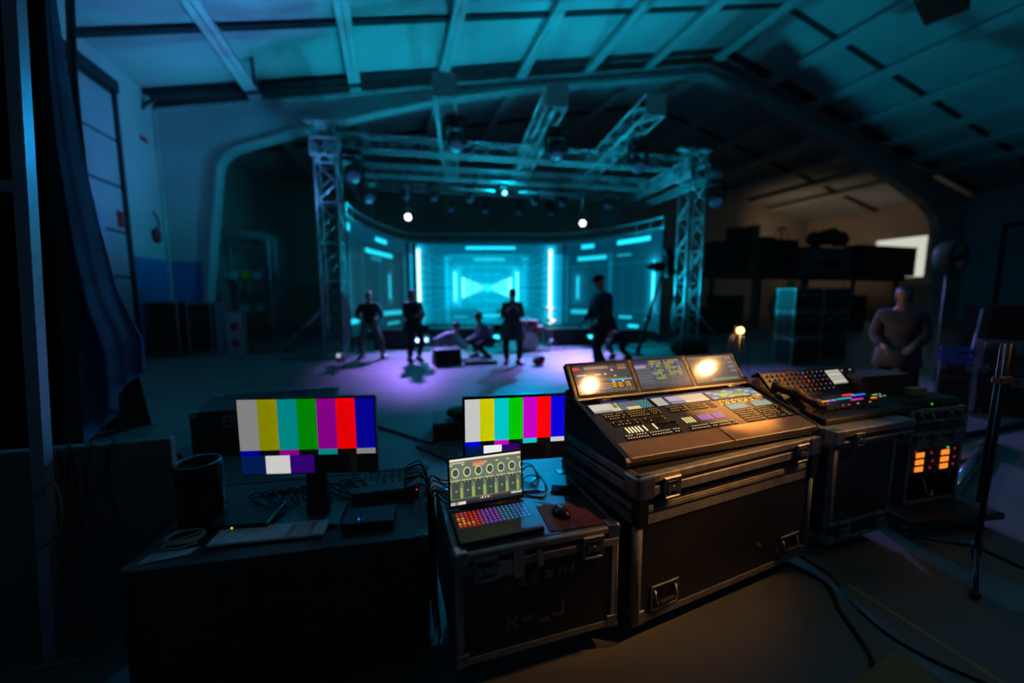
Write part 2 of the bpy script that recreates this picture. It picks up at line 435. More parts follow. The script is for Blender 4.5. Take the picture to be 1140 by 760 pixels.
def corners(parent, a, b, s=0.045, zs=(0, 1), mt=None):
    (x0, y0, z0), (x1, y1, z1) = a, b
    for z in zs:
        for x in (0, 1):
            for y in (0, 1):
                m = MB(); c = (x1 if x else x0, y1 if y else y0, z1 if z else z0)
                sx, sy_, sz = (-1 if x else 1), (-1 if y else 1), (-1 if z else 1)
                o = 0.006
                m.span((c[0]-sx*o, c[1]-sy_*o, c[2]-sz*o), (c[0]+sx*s, c[1]+sy_*s*0.16, c[2]+sz*s), mt or steel, 0.005, seg=2)
                m.span((c[0]-sx*o, c[1]-sy_*o, c[2]-sz*o), (c[0]+sx*s*0.16, c[1]+sy_*s, c[2]+sz*s), mt or steel, 0.005, seg=2)
                m.span((c[0]-sx*o, c[1]-sy_*o, c[2]-sz*o), (c[0]+sx*s, c[1]+sy_*s, c[2]+sz*s*0.16), mt or steel, 0.005, seg=2)
                m.ball((c[0]+sx*0.006, c[1]+sy_*0.006, c[2]+sz*0.006), 0.016, mt or steel, 10)
                m.build('corner', parent)
def case_box(parent, L, D, z0, z1, name='shell', skinm=None, bar=0.03, cs=0.045, cz=(0, 1), bm_=None):
    m = MB(); m.span((0.002, 0.002, z0+0.002), (L-0.002, D-0.002, z1-0.002), skinm or laminate); o = m.build(name, parent)
    m = MB(); edge_bars(m, (0, 0, z0), (L, D, z1), bar, bm_); m.build('edging', o if name != 'shell' else parent)
    corners(parent, (0, 0, z0), (L, D, z1), cs, cz)
    return o

# ---- console case: base, tongue-and-groove band, shallow tray on top
cc = thing('flight_case', 'large black wheeled flight case carrying the console with three tilted screens', 'flight case', (0.99, 1.385, 0), R(7.0))
L, D = 1.25, 0.62
case_box(cc, L, D, 0.085, 0.64, bar=0.034, cs=0.06, cz=(0,))
m = MB(); m.span((-0.004, -0.004, 0.552), (L+0.004, D+0.004, 0.632), alu, 0.004); m.span((-0.006, -0.006, 0.605), (L+0.006, D+0.006, 0.613), black); m.build('band', cc)
m = MB(); m.span((0.0, 0.0, 0.64), (L, D, 0.69), laminate)
m.build('groove', cc)
m = MB(); m.span((-0.016, -0.016, 0.688), (L+0.016, D+0.016, 0.732), alu, 0.004); m.span((-0.012, -0.012, 0.73), (L+0.012, D+0.012, 0.752), laminate)
m.span((-0.016, -0.016, 0.748), (L+0.016, D+0.016, 0.784), alu, 0.004)
tr = m.build('tray', cc)
m = MB(); m.span((0.02, 0.02, 0.783), (L-0.02, D-0.02, 0.7855), cloth_black); m.build('lining', tr)
for x in (0.0, L):
    m = MB(); sx = 1 if x == 0 else -1
    m.span((x-sx*0.022, -0.024, 0.682), (x+sx*0.075, 0.02, 0.786), steel, 0.01, seg=2); m.span((x-sx*0.022, -0.024, 0.682), (x+sx*0.02, 0.075, 0.786), steel, 0.01, seg=2)
    m.build('corner', cc)
    m = MB(); m.span((x-sx*0.014, -0.018, 0.555), (x+sx*0.05, 0.03, 0.69), black, 0.008, seg=2); m.build('corner_cap', cc)
    m = MB(); m.cyl((x+sx*0.012, 0.012, 0.09), (x+sx*0.012, 0.012, 0.56), 0.022, alu, 16); m.build('corner_post', cc)
latch(cc, 0.17, 0.715, -0.018, 0.10); latch(cc, 1.1, 0.715, -0.018, 0.10)
m = MB(); m.span((0.10, -0.0175, 0.755), (0.22, -0.016, 0.781), mat('paper_tape', (0.4, 0.33, 0.27), 0.8)); m.build('tape', cc)
flip_handle(cc, 0.175, 0.185, 0, 0.17, 0.125); flip_handle(cc, 1.085, 0.185, 0, 0.17, 0.125)
for x in (0.12, L-0.12):
    for y in (0.10, D-0.10): caster(cc, x, y, 0.085)
m = MB(); rust = mat('rust_scuff', (0.14, 0.05, 0.025), 0.8)
m.prism([(0.80, 0.27), (0.83, 0.265), (0.86, 0.235), (0.84, 0.228), (0.81, 0.245)], 1, -0.0015, 0.0, rust); m.build('scuff', cc)
m = MB(); m.prism([(0.985, 0.22), (1.0, 0.225), (0.995, 0.14), (0.97, 0.13)], 1, -0.0015, 0.0, rust); m.build('scuff', cc)

# ---- laptop case
c1 = thing('flight_case', 'black wheeled flight case with stencilled letters under the laptop', 'flight case', (0.197, 1.375, 0), R(0.6))
L, D = 0.70, 0.56
case_box(c1, L, D, 0.125, 0.53, bar=0.03, cs=0.05, cz=(0,))
m = MB(); m.span((0.0, 0.0, 0.532), (L, D, 0.583), laminate); m.span((-0.004, -0.004, 0.555), (L+0.004, D+0.004, 0.585), alu, 0.005)
m.span((0.02, 0.02, 0.585), (L-0.02, D-0.02, 0.5885), mat('dark_top_laminate', (0.03, 0.03, 0.032), 0.35, var=0.3, scale=5))
ld = m.build('lid', c1)
m = MB(); m.span((-0.004, -0.004, 0.497), (L+0.004, D+0.004, 0.532), alu, 0.004); m.build('band', c1)
corners(c1, (0, 0, 0.52), (L, D, 0.586), 0.05, (1,))
latch(c1, 0.115, 0.515, -0.005, 0.10); latch(c1, 0.575, 0.515, -0.005, 0.10)
flip_handle(c1, 0.30, 0.30, D+0.007, 0.16, 0.11)
for x in (0.1, L-0.1):
    for y in (0.09, D-0.09): caster(c1, x, y, 0.125)
tape = mat('grey_tape', (0.30, 0.29, 0.26), 0.7)
m = MB()
m.prism([(0.225, 0.575), (0.275, 0.575), (0.272, 0.455), (0.262, 0.463), (0.252, 0.448), (0.240, 0.458), (0.232, 0.445)], 1, -0.0075, -0.0062, tape)
m.prism([(0.325, 0.55), (0.35, 0.55), (0.356, 0.478), (0.345, 0.484), (0.335, 0.472)], 1, -0.0075, -0.0062, tape)
m.prism([(0.165, 0.53), (0.232, 0.53), (0.23, 0.47), (0.165, 0.47)], 1, -0.0068, -0.0062, tape)
m.build('tape', c1)
# worn stencilled characters, only half legible in the photograph
sten = mat('worn_stencil_paint', (0.13, 0.13, 0.125), 0.8, var=0.6, scale=60)
GL = {'P': ['1110', '1001', '1001', '1110', '1000', '1000'], 'B': ['0110', '1111', '0110', '1111', '1001', '1111'], 'E': ['1111', '1000', '1110', '1000', '1000', '1111'],
      'X': ['1001', '1111', '0110', '0110', '1111', '1001'], 'M': ['1001', '1111', '1111', '1001', '1001', '1001'], 'K': ['1001', '1011', '1110', '1110', '1011', '1001'],
      'U': ['0001', '0001', '0001', '0001', '1001', '1111'], '-': ['0000', '0000', '1111', '1111', '0000', '0000'], 'D': ['1111', '1001', '1001', '1001', '1001', '1110'], '_': ['0000', '0000', '0000', '0000', '1111', '1111']}
def glyph(m, g, x, z, w, h, y):
    rows = GL[g]; pw, ph = w/4, h/6
    for j, r in enumerate(rows):
        for i, ch in enumerate(r):
            if ch == '1': m.span((x+i*pw, y-0.001, z+h-(j+1)*ph), (x+(i+1)*pw*1.0, y, z+h-j*ph), sten)
m = MB()
for k, g in enumerate('DBEXMK'): glyph(m, g, 0.19+k*0.058, 0.405+k*0.0015, 0.036, 0.045, 0.0)
for g, x, z in (('K', 0.20, 0.225), ('-', 0.265, 0.23), ('_', 0.335, 0.225), ('U', 0.40, 0.238)): glyph(m, g, x, z, 0.05, 0.06, 0.0)
m.build('lettering', c1)

# ---- the dark work case on the near side with the first monitor
lt = thing('flight_case', 'long dark road case used as a desk under the keyboard', 'flight case', (-0.913, 1.575, 0), R(-5.0))
L, D = 1.02, 0.66
m = MB(); m.span((0, 0, 0.10), (L, D, 0.60), laminate); m.build('shell', lt)
topm = mat('scuffed_dark_top', (0.035, 0.035, 0.04), 0.33, var=0.45, scale=7, bump=0.05)
m = MB(); m.span((0, 0, 0.60), (L, D, 0.618), topm, 0.003); m.build('worktop', lt)
m = MB(); edge_bars(m, (0, 0, 0.10), (L, D, 0.618), 0.03, black); m.span((0.02, -0.004, 0.588), (L-0.02, 0.03, 0.6215), mat('dull_edge', (0.06, 0.06, 0.065), 0.45, 0.5), 0.002); m.build('edging', lt)
corners(lt, (0, 0, 0.10), (L, D, 0.618), 0.045, (0, 1), mat('dark_steel', (0.10, 0.10, 0.10), 0.45, 0.8))
for x in (0.12, L-0.12):
    for y in (0.10, D-0.10): caster(lt, x, y, 0.10)

# ---- the case under the smaller console, with catches along the foot
rc = thing('flight_case', 'tall black flight case with bottom latches under the small lit console', 'flight case', (2.43, 1.56, 0), R(2.0))
L, D = 0.56, 0.55
case_box(rc, L, D, 0.085, 0.70, bar=0.03, cs=0.05, cz=(0,))
m = MB(); m.span((-0.03, -0.012, 0.70), (L+0.14, D, 0.745), laminate); m.span((-0.036, -0.02, 0.742), (L+0.15, D+0.01, 0.785), alu, 0.005); m.span((-0.034, -0.018, 0.70), (L+0.148, D+0.008, 0.715), alu, 0.003)
tr2 = m.build('tray', rc)
m = MB(); m.span((-0.042, -0.026, 0.70), (0.04, 0.04, 0.786), steel, 0.01, seg=2); m.build('corner', rc)
latch(rc, 0.16, 0.72, -0.02, 0.08)
m = MB(); m.span((0.0, -0.004, 0.085), (L, 0.0, 0.20), black); m.span((0, -0.007, 0.19), (L, -0.001, 0.215), alu, 0.002); m.span((0, -0.007, 0.085), (L, -0.001, 0.11), alu, 0.002); m.build('kick_band', rc)
latch(rc, 0.13, 0.165, -0.006, 0.09); latch(rc, 0.45, 0.165, -0.006, 0.09)
for x in (0.1, L-0.1):
    for y in (0.09, D-0.09): caster(rc, x, y, 0.085)
# ================================================================ CONSOLES, MONITORS, LAPTOP
desk_black = mat('console_black', (0.035, 0.028, 0.024), 0.33, var=0.2, scale=12, bump=0.03, bscale=200)
wrist = mat('wrist_rest_vinyl', (0.18, 0.12, 0.075), 0.36, var=0.25, scale=9, bump=0.08, bscale=260)
keym = mat('key_black', (0.03, 0.026, 0.022), 0.35)
scr_gloss = screen_mat('touch_display', 1.0, 0.06, 0.9)
scr_matt = screen_mat('lcd_display', 1.0, 0.4, 0.3)
def hsh(a, b=0, c=0): 
    v = math.sin(a*127.1+b*311.7+c*74.7)*43758.5453; return v-math.floor(v)
def frame_mat(o, xd, yd):
    xd, yd = V(xd).normalized(), V(yd).normalized(); zd = xd.cross(yd)
    return Matrix(((xd.x, yd.x, zd.x, o[0]), (xd.y, yd.y, zd.y, o[1]), (xd.z, yd.z, zd.z, o[2]), (0, 0, 0, 1)))
DIG = {'0': '111101101101111', '1': '010110010010111', '2': '111001111100111', '4': '101101111001001', '5': '111100111001111', ':': '000010000010000', '6': '111100111101111', '3': '111001111001111', '8': '111101111101111'}

con = thing('lighting_console', 'big lighting console with three tilted screens on the large case', 'lighting console', (0.99, 1.447, 0), R(3.9))
L = 1.26
prof = [(0.03, 0.7875), (0.004, 0.80), (0.0, 0.818), (0.006, 0.829), (0.018, 0.8345), (0.415, 0.968), (0.425, 0.955), (0.47, 0.945), (0.55, 0.95), (0.575, 0.93), (0.575, 0.7875)]
m = MB(); m.prism(prof, 0, 0.0, L, desk_black)
for x0, x1 in ((-0.022, 0.0), (L, L+0.022)):      # end cheeks
    m.prism([(0.02, 0.7875), (0.0, 0.80), (-0.002, 0.824), (0.012, 0.84), (0.41, 0.978), (0.46, 0.99), (0.55, 1.03), (0.59, 1.0), (0.59, 0.7875)], 0, x0, x1, blackp)
m.build('chassis', con)
Ms = frame_mat((0, 0.018, 0.8346), (1, 0, 0), (0, 0.397, 0.1335))
SL = math.hypot(0.397, 0.1335)
m = MB()
for k in range(2): m.span((0.004+k*L/2, -0.012, -0.004), (L/2-0.004+k*L/2, 0.098, 0.006), wrist, 0.006, Ms, 2)
m.build('wrist_rest', con)
def cmd(k):
    def f(u, v):
        c = int(u*10); r = int(v*3); h = hsh(c, r, k+1)
        base = (150, 150, 150)
        if k == 0:
            if u < 0.30: base = (205, 195, 180) if v > 0.25 else (150, 150, 155)
            elif u < 0.45: base = (120, 105, 60) if (0.37 < u < 0.42 and v > 0.4) else (200, 190, 140)
            elif u < 0.78: base = (95, 100, 105) if v > 0.35 else (215, 200, 130) if u > 0.55 else (100, 105, 110)
            else: base = (90, 140, 140) if (int(u*40)+int(v*7)) % 2 else (40, 60, 70)
        elif k == 1:
            if u < 0.2: base = (190, 180, 140) if v > 0.45 else (170, 175, 190)
            elif u < 0.27: base = (70, 75, 80)
            elif u < 0.55: base = (185, 170, 185) if v > 0.4 else (130, 130, 150)
            else: base = (215, 190, 160) if v > 0.3 else (230, 205, 170)
        else:
            base = (110, 125, 140) if (int(u*9)+int(v*4)) % 3 else (165, 180, 190)
            if 0.2 < u < 0.75 and 0.15 < v < 0.75 and h > 0.45: base = (190, 200, 60) if hsh(c, r, 9) > 0.5 else (120, 140, 60)
        if (u*30) % 1 < 0.12 or (v*7) % 1 < 0.14: base = [x*0.7 for x in base]
        return base
    return f
w3 = (L-0.05)/3
for k in range(3):
    x0 = 0.02+k*(w3+0.005); x1 = x0+w3-0.012
    m = MB(); m.span((x0-0.004, 0.328, 0.0), (x1+0.004, 0.414, 0.006), blackp, 0.002, Ms); h = m.build('command_screen', con)
    grid_screen('display', h, lambda u, v, x0=x0, x1=x1: Ms @ V((x0+0.006+u*(x1-x0-0.012), 0.334+v*0.074, 0.0066)), 90, 21, cmd(k), scr_gloss)
# keys and faders
gold = emis('lit_key_warm', rgb(255, 205, 120), 0.75); whiteled = emis('lit_key_white', rgb(255, 225, 180), 0.9)
fwhite = emis('fader_white', rgb(255, 235, 185), 1.0); fviolet = emis('fader_violet', rgb(190, 120, 215), 0.95); fyel = emis('fader_yellow', rgb(255, 230, 150), 0.95)
greenled = emis('lit_key_green', rgb(70, 170, 60), 0.7); yellm = emis('lit_encoder_yellow', rgb(225, 175, 30), 0.85)
gold2 = emis('lit_key_dim', rgb(205, 155, 85), 0.95)
def key_block(name, x0, x1, v0, nrow, dx, dv, kw, kh, lit, p, dots=True):
    m = MB(); mm = MB(); any_ = False
    nx = int((x1-x0)/dx)
    for r in range(nrow):
        for i in range(nx):
            if i % 9 == 8: continue
            x = x0+i*dx; v = v0+r*dv
            m.span((x, v, 0.001), (x+kw, v+kh, 0.008), keym, 0.0015, Ms)
            if dots and hsh(i, r, x0*7) < p:
                mm.span((x+kw*0.25, v+kh*0.45, 0.008), (x+kw*0.75, v+kh*0.85, 0.0087), lit, 0, Ms); any_ = True
    o = m.build(name, con)
    if any_: mm.build('key_light', o)
    else: mm.bm.free()
key_block('key_block', 0.075, 0.42, 0.108, 2, 0.016, 0.018, 0.012, 0.012, whiteled, 0.95)
key_block('key_block', 0.47, 0.80, 0.108, 2, 0.016, 0.018, 0.012, 0.012, whiteled, 0.95)
key_block('key_block', 0.06, 0.42, 0.268, 3, 0.016, 0.019, 0.012, 0.012, gold2, 0.8)
key_block('key_block', 0.47, 0.82, 0.268, 3, 0.016, 0.019, 0.012, 0.012, gold2, 0.85)
key_block('key_block', 0.86, 1.23, 0.108, 6, 0.018, 0.0185, 0.0135, 0.013, gold2, 0.8)
key_block('key_block', 0.07, 0.40, 0.215, 2, 0.022, 0.02, 0.014, 0.012, gold2, 0.5)
def fader(x, v, l, mt):
    m = MB(); m.span((x-0.004, v-0.004, 0.0), (x+0.010, v+l+0.004, 0.002), black, 0, Ms); o = m.build('fader', con)
    m = MB(); m.span((x, v, 0.002), (x+0.0065, v+l, 0.005), mt, 0, Ms); m.span((x-0.003, v+l*0.6, 0.004), (x+0.009, v+l*0.6+0.012, 0.014), keym, 0.002, Ms) if mt is keym else None
    m.build('light_bar', o)
for i in range(5): fader(0.115+i*0.0195, 0.155, 0.042, fwhite)
fader(0.222, 0.155, 0.042, fwhite); fader(0.285, 0.158, 0.042, fwhite)
for i in range(6): fader(0.32+i*0.02, 0.16, 0.04, keym)
for i in range(4): fader(0.49+i*0.0185, 0.168, 0.045, fyel)
for i in range(5): fader(0.60+i*0.0175, 0.172, 0.045, fviolet)
for i in range(4): fader(0.705+i*0.0175, 0.172, 0.045, fviolet)
for i in range(6):
    M = Ms @ Matrix.Translation((0.88+i*0.05, 0.30, 0))
    m = MB(); m.lathe([(0.013, 0), (0.013, 0.004), (0.0105, 0.005), (0.0095, 0.012), (0.0, 0.013)], keym, 18, M); m.lathe([(0.022, 0.0), (0.022, 0.003), (0.0135, 0.003), (0.0135, 0)], yellm, 18, M)
    m.build('encoder', con)
for k, x in enumerate((0.865, 1.06)):
    m = MB(); m.span((x-0.005, 0.222, 0), (x+0.150, 0.286, 0.004), blackp, 0.001, Ms); o = m.build('pad_screen', con)
    grid_screen('display', o, lambda u, v, x=x: Ms @ V((x+u*0.145, 0.226+v*0.056, 0.0046)), 16, 8, lambda u, v: (150, 165, 150) if v < 0.8 else (120, 140, 130), scr_gloss)
m = MB(); Mb = Ms @ Matrix.Translation((1.17, 0.305, 0)); m.lathe([(0.03, 0), (0.03, 0.008), (0.024, 0.01), (0.02, 0.024), (0, 0.032)], mat('trackball', (0.16, 0.16, 0.17), 0.25), 22, Mb); m.build('trackball', con)
# hinged screen wing
Mw = frame_mat((-0.012, 0.462, 0.985), (1, 0, 0), (0, 0.13, 0.1885)); WH = math.hypot(0.13, 0.1885); WL = L+0.024
m = MB(); m.span((0, 0, -0.045), (WL, WH, -0.004), blackp, 0.006, Mw); m.span((0.0, -0.006, -0.02), (WL, 0.012, 0.006), desk_black, 0.004, Mw)
for x in (0.15, WL-0.15): m.cyl((x-0.05, 0.455, 0.972), (x+0.05, 0.455, 0.972), 0.016, blackp, 14)
m.span((0.004, 0.43, 0.955), (WL-0.03, 0.50, 0.962), blackp); wing = m.build('screen_wing', con)
ul = emis('blue_slot_reflection', rgb(60, 70, 150), 0.8)  # blue reflection in the hinge slot, painted as glowing strips
for k in range(4):
    m = MB(); m.span((0.12+k*0.3, 0.4265, 0.968), (0.30+k*0.3, 0.434, 0.9705), ul); m.build('slot_reflection', con)
def up(k):
    def f(u, v):
        if k == 0:
            c = (78, 66, 70)
            if v > 0.93: c = (52, 44, 48)
            if 0.82 < v < 0.92:
                if u < 0.12: c = (210, 70, 50)
                elif 0.2 < u < 0.62: c = (170, 140, 120) if (u*40) % 1 < 0.6 else (95, 70, 70)
                elif 0.62 < u < 0.75: c = (88, 76, 72)
            if 0.8 < u < 0.95 and 0.78 < v < 0.95: c = (165, 125, 95) if v < 0.83 else (130, 95, 75)
            if 0.6 < v < 0.66 and (0.04 < u < 0.22 or 0.35 < u < 0.46 or 0.52 < u < 0.57): c = (190, 165, 160)
            if 0.72 < v < 0.79 and 0.66 < u < 0.7: c = (215, 200, 190)
            if 0.53 < v < 0.58 and 0.68 < u < 0.73: c = (205, 170, 170)
            if 0.42 < v < 0.48 and 0.45 < u < 0.9: c = (90, 150, 70) if (u*26) % 1 < 0.55 else (70, 80, 70)
            if 0.32 < v < 0.40 and 0.6 < u < 0.9: c = (55, 75, 160) if (u*6) % 1 < 0.8 else (160, 190, 190)
            if 0.40 <= v < 0.42 and u > 0.6: c = (140, 190, 190)
            if 0.05 < v < 0.34 and u < 0.58:
                q = (v*14) % 1; c = (175, 130, 125) if q < 0.4 else (90, 75, 90)
            if 0.02 < v < 0.14: c = (165, 160, 140) if (u*22) % 1 < 0.45 and (v*17) % 1 < 0.6 else (60, 55, 55)
            x, y = (u-0.60)/0.34, (v-0.165)/0.15
            if 0 <= x < 1 and 0 <= y < 1:      # orange clock digits
                c = (60, 40, 20); tx = '02:01:05'; ci = int(x*8); cxx = (x*8-ci)*4; ry = int((1-y)*5)
                if cxx < 3 and DIG[tx[ci]][ry*3+int(cxx)] == '1': c = (250, 175, 20)
            return c
        if k == 1:
            c = (82, 84, 92)
            if v > 0.90: c = (40, 50, 110)
            elif 0.72 < v < 0.84 and u < 0.22: c = (170, 140, 165)
            elif u < 0.28 and (v*9) % 1 < 0.5: c = (98, 100, 108)
            if 0.30 < u < 0.92 and 0.28 < v < 0.98 and not (0.55 < u < 0.60):
                i, j = int(u*22), int(v*11); h = hsh(i, j, 3)
                c = (150, 145, 75) if h < 0.55 else (45, 75, 150) if h < 0.8 else (100, 110, 110)
                if 0.60 < u < 0.92 and v < 0.40: c = (95, 97, 100)
                if (u*22) % 1 < 0.15 or (v*11) % 1 < 0.2: c = [x*0.6 for x in c]
            if 0.03 < v < 0.16: c = (130, 130, 130) if (u*26) % 1 < 0.4 and (v*14) % 1 < 0.5 else (60, 60, 66)
            return c
        c = (92, 84, 76)
        if 0.04 < v < 0.14 and 0.35 < u < 0.95: c = (110, 140, 120)
        if u > 0.85 and v > 0.3 and (v*30) % 1 < 0.25: c = (150, 150, 150)
        if (u*12) % 1 < 0.05 or (v*8) % 1 < 0.05: c = [x*0.85 for x in c]
        if v > 0.93: c = (110, 105, 100)
        return c
    return f
sw = (WL-0.03)/3
for k in range(3):
    x0 = 0.012+k*(sw+0.003); x1 = x0+sw
    m = MB(); m.span((x0, 0.012, -0.006), (x1, WH-0.004, 0.0), mat('bezel_black', (0.008, 0.007, 0.007), 0.55, spec=0.15), 0.003, Mw)
    for e in (x0+0.002, x1-0.004): m.span((e, 0.014, 0.0), (e+0.002, WH-0.006, 0.0012), mat('bezel_edge', (0.12, 0.10, 0.09), 0.3, 0.6), 0, Mw)
    o = m.build('touch_screen', con)
    grid_screen('display', o, lambda u, v, x0=x0, x1=x1: Mw @ V((x0+0.02+u*(x1-x0-0.04), 0.03+v*(WH-0.05), 0.0008)), 120, 66, up(k), scr_gloss)

# ---- smaller console on the tall case
sc = thing('sound_console', 'small mixing console with coloured knob lights beside the big console', 'mixing console', (2.45, 1.63, 0), R(2.5))
L = 0.92
prof = [(0.01, 0.7875), (0.0, 0.80), (0.0, 0.815), (0.008, 0.824), (0.30, 0.872), (0.315, 0.885), (0.44, 1.02), (0.47, 1.02), (0.50, 0.99), (0.50, 0.7875)]
m = MB(); m.prism(prof, 0, 0, L, desk_black); m.prism([(0.0, 0.7875), (0.0, 0.82), (0.30, 0.878), (0.45, 1.03), (0.5, 1.0), (0.5, 0.7875)], 0, -0.014, 0, blackp); m.prism([(0.0, 0.7875), (0.0, 0.82), (0.30, 0.878), (0.45, 1.03), (0.5, 1.0), (0.5, 0.7875)], 0, L, L+0.014, blackp)
m.build('chassis', sc)
Mf = frame_mat((0, 0.008, 0.824), (1, 0, 0), (0, 0.292, 0.048)); Mp = frame_mat((0, 0.315, 0.885), (1, 0, 0), (0, 0.125, 0.135)); PH = math.hypot(0.125, 0.135)
LC = {'r': emis('led_red', rgb(255, 60, 45), 1.2), 'b': emis('led_blue', rgb(60, 110, 255), 1.2), 'w': emis('led_white', rgb(190, 185, 195), 0.7), 'g': emis('led_green', rgb(70, 220, 80), 0.9), 'o': emis('led_orange', rgb(255, 150, 50), 1.0), 'c': emis('led_cyan', rgb(60, 190, 210), 0.8), 'm': emis('led_magenta', rgb(220, 60, 190), 0.9)}
n_led = 0
for i in range(12):
    for j in range(5):
        x = 0.035+i*0.048; v = 0.02+j*0.034
        if 0.60 < x < 0.78: continue
        h = hsh(i, j, 5); r = 0.0065
        ck = 'r' if h < 0.34 else 'b' if h < 0.44 else 'w'
        if x > 0.5 and ck == 'r' and h > 0.2: ck = 'w'
        M = Mp @ Matrix.Translation((x, v, 0)); m = MB()
        m.lathe([(0.0085, 0), (0.0085, 0.008), (0.007, 0.011), (0.005, 0.0112)], keym, 10, M); o = m.build('knob', sc)
        s = 1.15 if h < 0.08 or 0.34 < h < 0.37 else 0.58
        m = MB(); m.lathe([(0.0055*s, 0.0112), (0.005*s, 0.0135), (0, 0.014)], LC[ck], 8, M); m.build('knob_light', o)
for i in range(4):
    for j in range(5):
        M = Mp @ Matrix.Translation((0.80+i*0.03, 0.02+j*0.033, 0)); m = MB(); m.lathe([(0.005, 0), (0.005, 0.006), (0, 0.007)], LC['w'] if hsh(i, j, 8) < 0.7 else keym, 8, M); m.build('button', sc)
m = MB(); m.span((0.60, 0.03, 0), (0.775, 0.17, 0.006), blackp, 0.002, Mp); o = m.build('screen', sc)
grid_screen('display', o, lambda u, v: Mp @ V((0.61+u*0.15, 0.045+v*0.115, 0.0066)), 24, 16, lambda u, v: (190, 185, 170) if (v*6) % 1 > 0.3 or u < 0.1 else (130, 125, 118), scr_gloss)
def strip(name, x0, x1, v, cols, h=0.012, seed=1):
    m = MB(); k = int((x1-x0)/0.018)
    for i in range(k):
        c = cols[int(hsh(i, seed)*len(cols))] if isinstance(cols, str) else cols[i]
        m.span((x0+i*0.018, v, 0), (x0+i*0.018+0.0145, v+h, 0.004), LC[c] if c != 'k' else keym, 0.001, Mf)
    m.build(name, sc)
strip('scribble_strip', 0.04, 0.30, 0.215, 'b'); strip('scribble_strip', 0.03, 0.22, 0.19, 'oooor'); strip('scribble_strip', 0.25, 0.42, 0.195, 'ob', seed=4); strip('scribble_strip', 0.43, 0.58, 0.20, 'cc'); strip('scribble_strip', 0.52, 0.66, 0.17, 'mmm'); strip('scribble_strip', 0.62, 0.78, 0.225, 'cb')
strip('button_row', 0.55, 0.66, 0.24, 'rr', 0.014); strip('button_row', 0.72, 0.78, 0.16, 'rro', 0.014); strip('button_row', 0.80, 0.90, 0.17, 'wkg', 0.01, 3); strip('button_row', 0.80, 0.90, 0.20, 'kwg', 0.01, 6); strip('button_row', 0.06, 0.10, 0.125, 'rr', 0.012); strip('button_row', 0.35, 0.70, 0.12, 'kkkro', 0.007, 5)
for i in range(16):
    m = MB(); x = 0.06+i*0.034; m.span((x, 0.03, 0.0), (x+0.004, 0.11, 0.0012), black, 0, Mf); m.span((x-0.005, 0.05+0.03*hsh(i, 2), 0.001), (x+0.009, 0.066+0.03*hsh(i, 2), 0.012), keym, 0.002, Mf); m.build('fader', sc)

# ---- monitors with colour bars
BARS = [(1, 1, 1), (1, 1, 0), (0, 1, 1), (0, 1, 0), (1, 0, 1), (1, 0, 0), (0, 0, 1)]
def bars(level, white):
    e = {}
    def em(key, c): 
        k = 'bars_%s_%d' % (key, level); return emis(k, c, 1.0, (0.01, 0.01, 0.01), 0.35)
    def mk(M, w, h, name, parent):
        m = MB(); g = lambda c: rgb(*[level*q for q in c])
        def rc(u0, u1, v0, v1, mt): m.quad([M @ V((u*w, v*h, 0)) for u, v in ((u0, v0), (u1, v0), (u1, v1), (u0, v1))], mt)
        for i, c in enumerate(BARS):
            col = g(c) if c != (1, 0, 0) else rgb(min(255, level*1.75), 0, 0)
            if c == (0, 0, 1): col = rgb(4, 0, min(255, level*1.1))
            rc(i/7, (i+1)/7, 0.32, 1, em('top%d' % i, col))
        mid = [(0, 0, 1.1), None, (1, 0, 1), None, (0, 1, 1), None, (1, 1, 1)]
        for i, c in enumerate(mid): rc(i/7, (i+1)/7, 0.245, 0.32, em('mid%d' % i, g(c)) if c else em('blk', (0.002, 0.002, 0.002)))
        q = 5/7/4
        low = [rgb(0, 25, 75), rgb(white, white, white), rgb(48, 0, 105), rgb(2, 2, 2)]
        for i, c in enumerate(low): rc(i*q, (i+1)*q, 0, 0.245, em('low%d' % i, c))
        for i, c in enumerate(((1, 1, 1), (4, 4, 4), (10, 10, 10))): rc(5/7+i/21, 5/7+(i+1)/21, 0, 0.245, em('pl%d' % i, rgb(*c)))
        rc(6/7, 1, 0, 0.245, em('pl9', rgb(3, 3, 3)))
        return m.build(name, parent)
    return mk
def monitor(nm, label, loc, rz, w, h, zc, level, white, bez, z0):
    t = thing(nm, label, 'monitor', (loc[0], loc[1], 0), rz)
    m = MB(); m.span((0, 0, zc-h/2), (w, 0.028, zc+h/2), blackp, 0.006, seg=2); m.span((w*0.2, 0.028, zc-h*0.36), (w*0.8, 0.05, zc+h*0.3), blackp, 0.012); m.build('housing', t)
    bb = bez
    M = Matrix.Translation((bb, -0.0006, zc-h/2+bb*1.2)) @ frame_mat((0, 0, 0), (1, 0, 0), (0, 0, 1))
    bars(level, white)(M, w-2*bb, h-2.2*bb, 'colour_bars', t)
    m = MB(); m.prism([(w/2-0.045, z0+0.01), (w/2+0.045, z0+0.01), (w/2+0.032, zc), (w/2-0.032, zc)], 1, 0.05, 0.075, blackp); m.build('stand_neck', t)
    return t
m1 = monitor('monitor', 'colour bar monitor on the dark road case behind the white keyboard', (-0.60, 1.77), R(-13), 0.54, 0.32, 0.992, 128, 200, 0.006, 0.62)
m = MB(); m.prism([(0.12, -0.03), (0.38, -0.03), (0.36, 0.16), (0.16, 0.16)], 2, 0.6235, 0.631, mat('stand_base_grey', (0.13, 0.16, 0.18), 0.32, 0.4)); m.build('stand_base', m1)
m2 = monitor('monitor', 'colour bar monitor standing behind the open laptop', (0.31, 1.83), R(-7), 0.52, 0.335, 0.905, 196, 235, 0.012, 0.59)
m = MB(); m.span((0.15, -0.04, 0.5895), (0.37, 0.10, 0.598), blackp, 0.004); m.build('stand_base', m2)

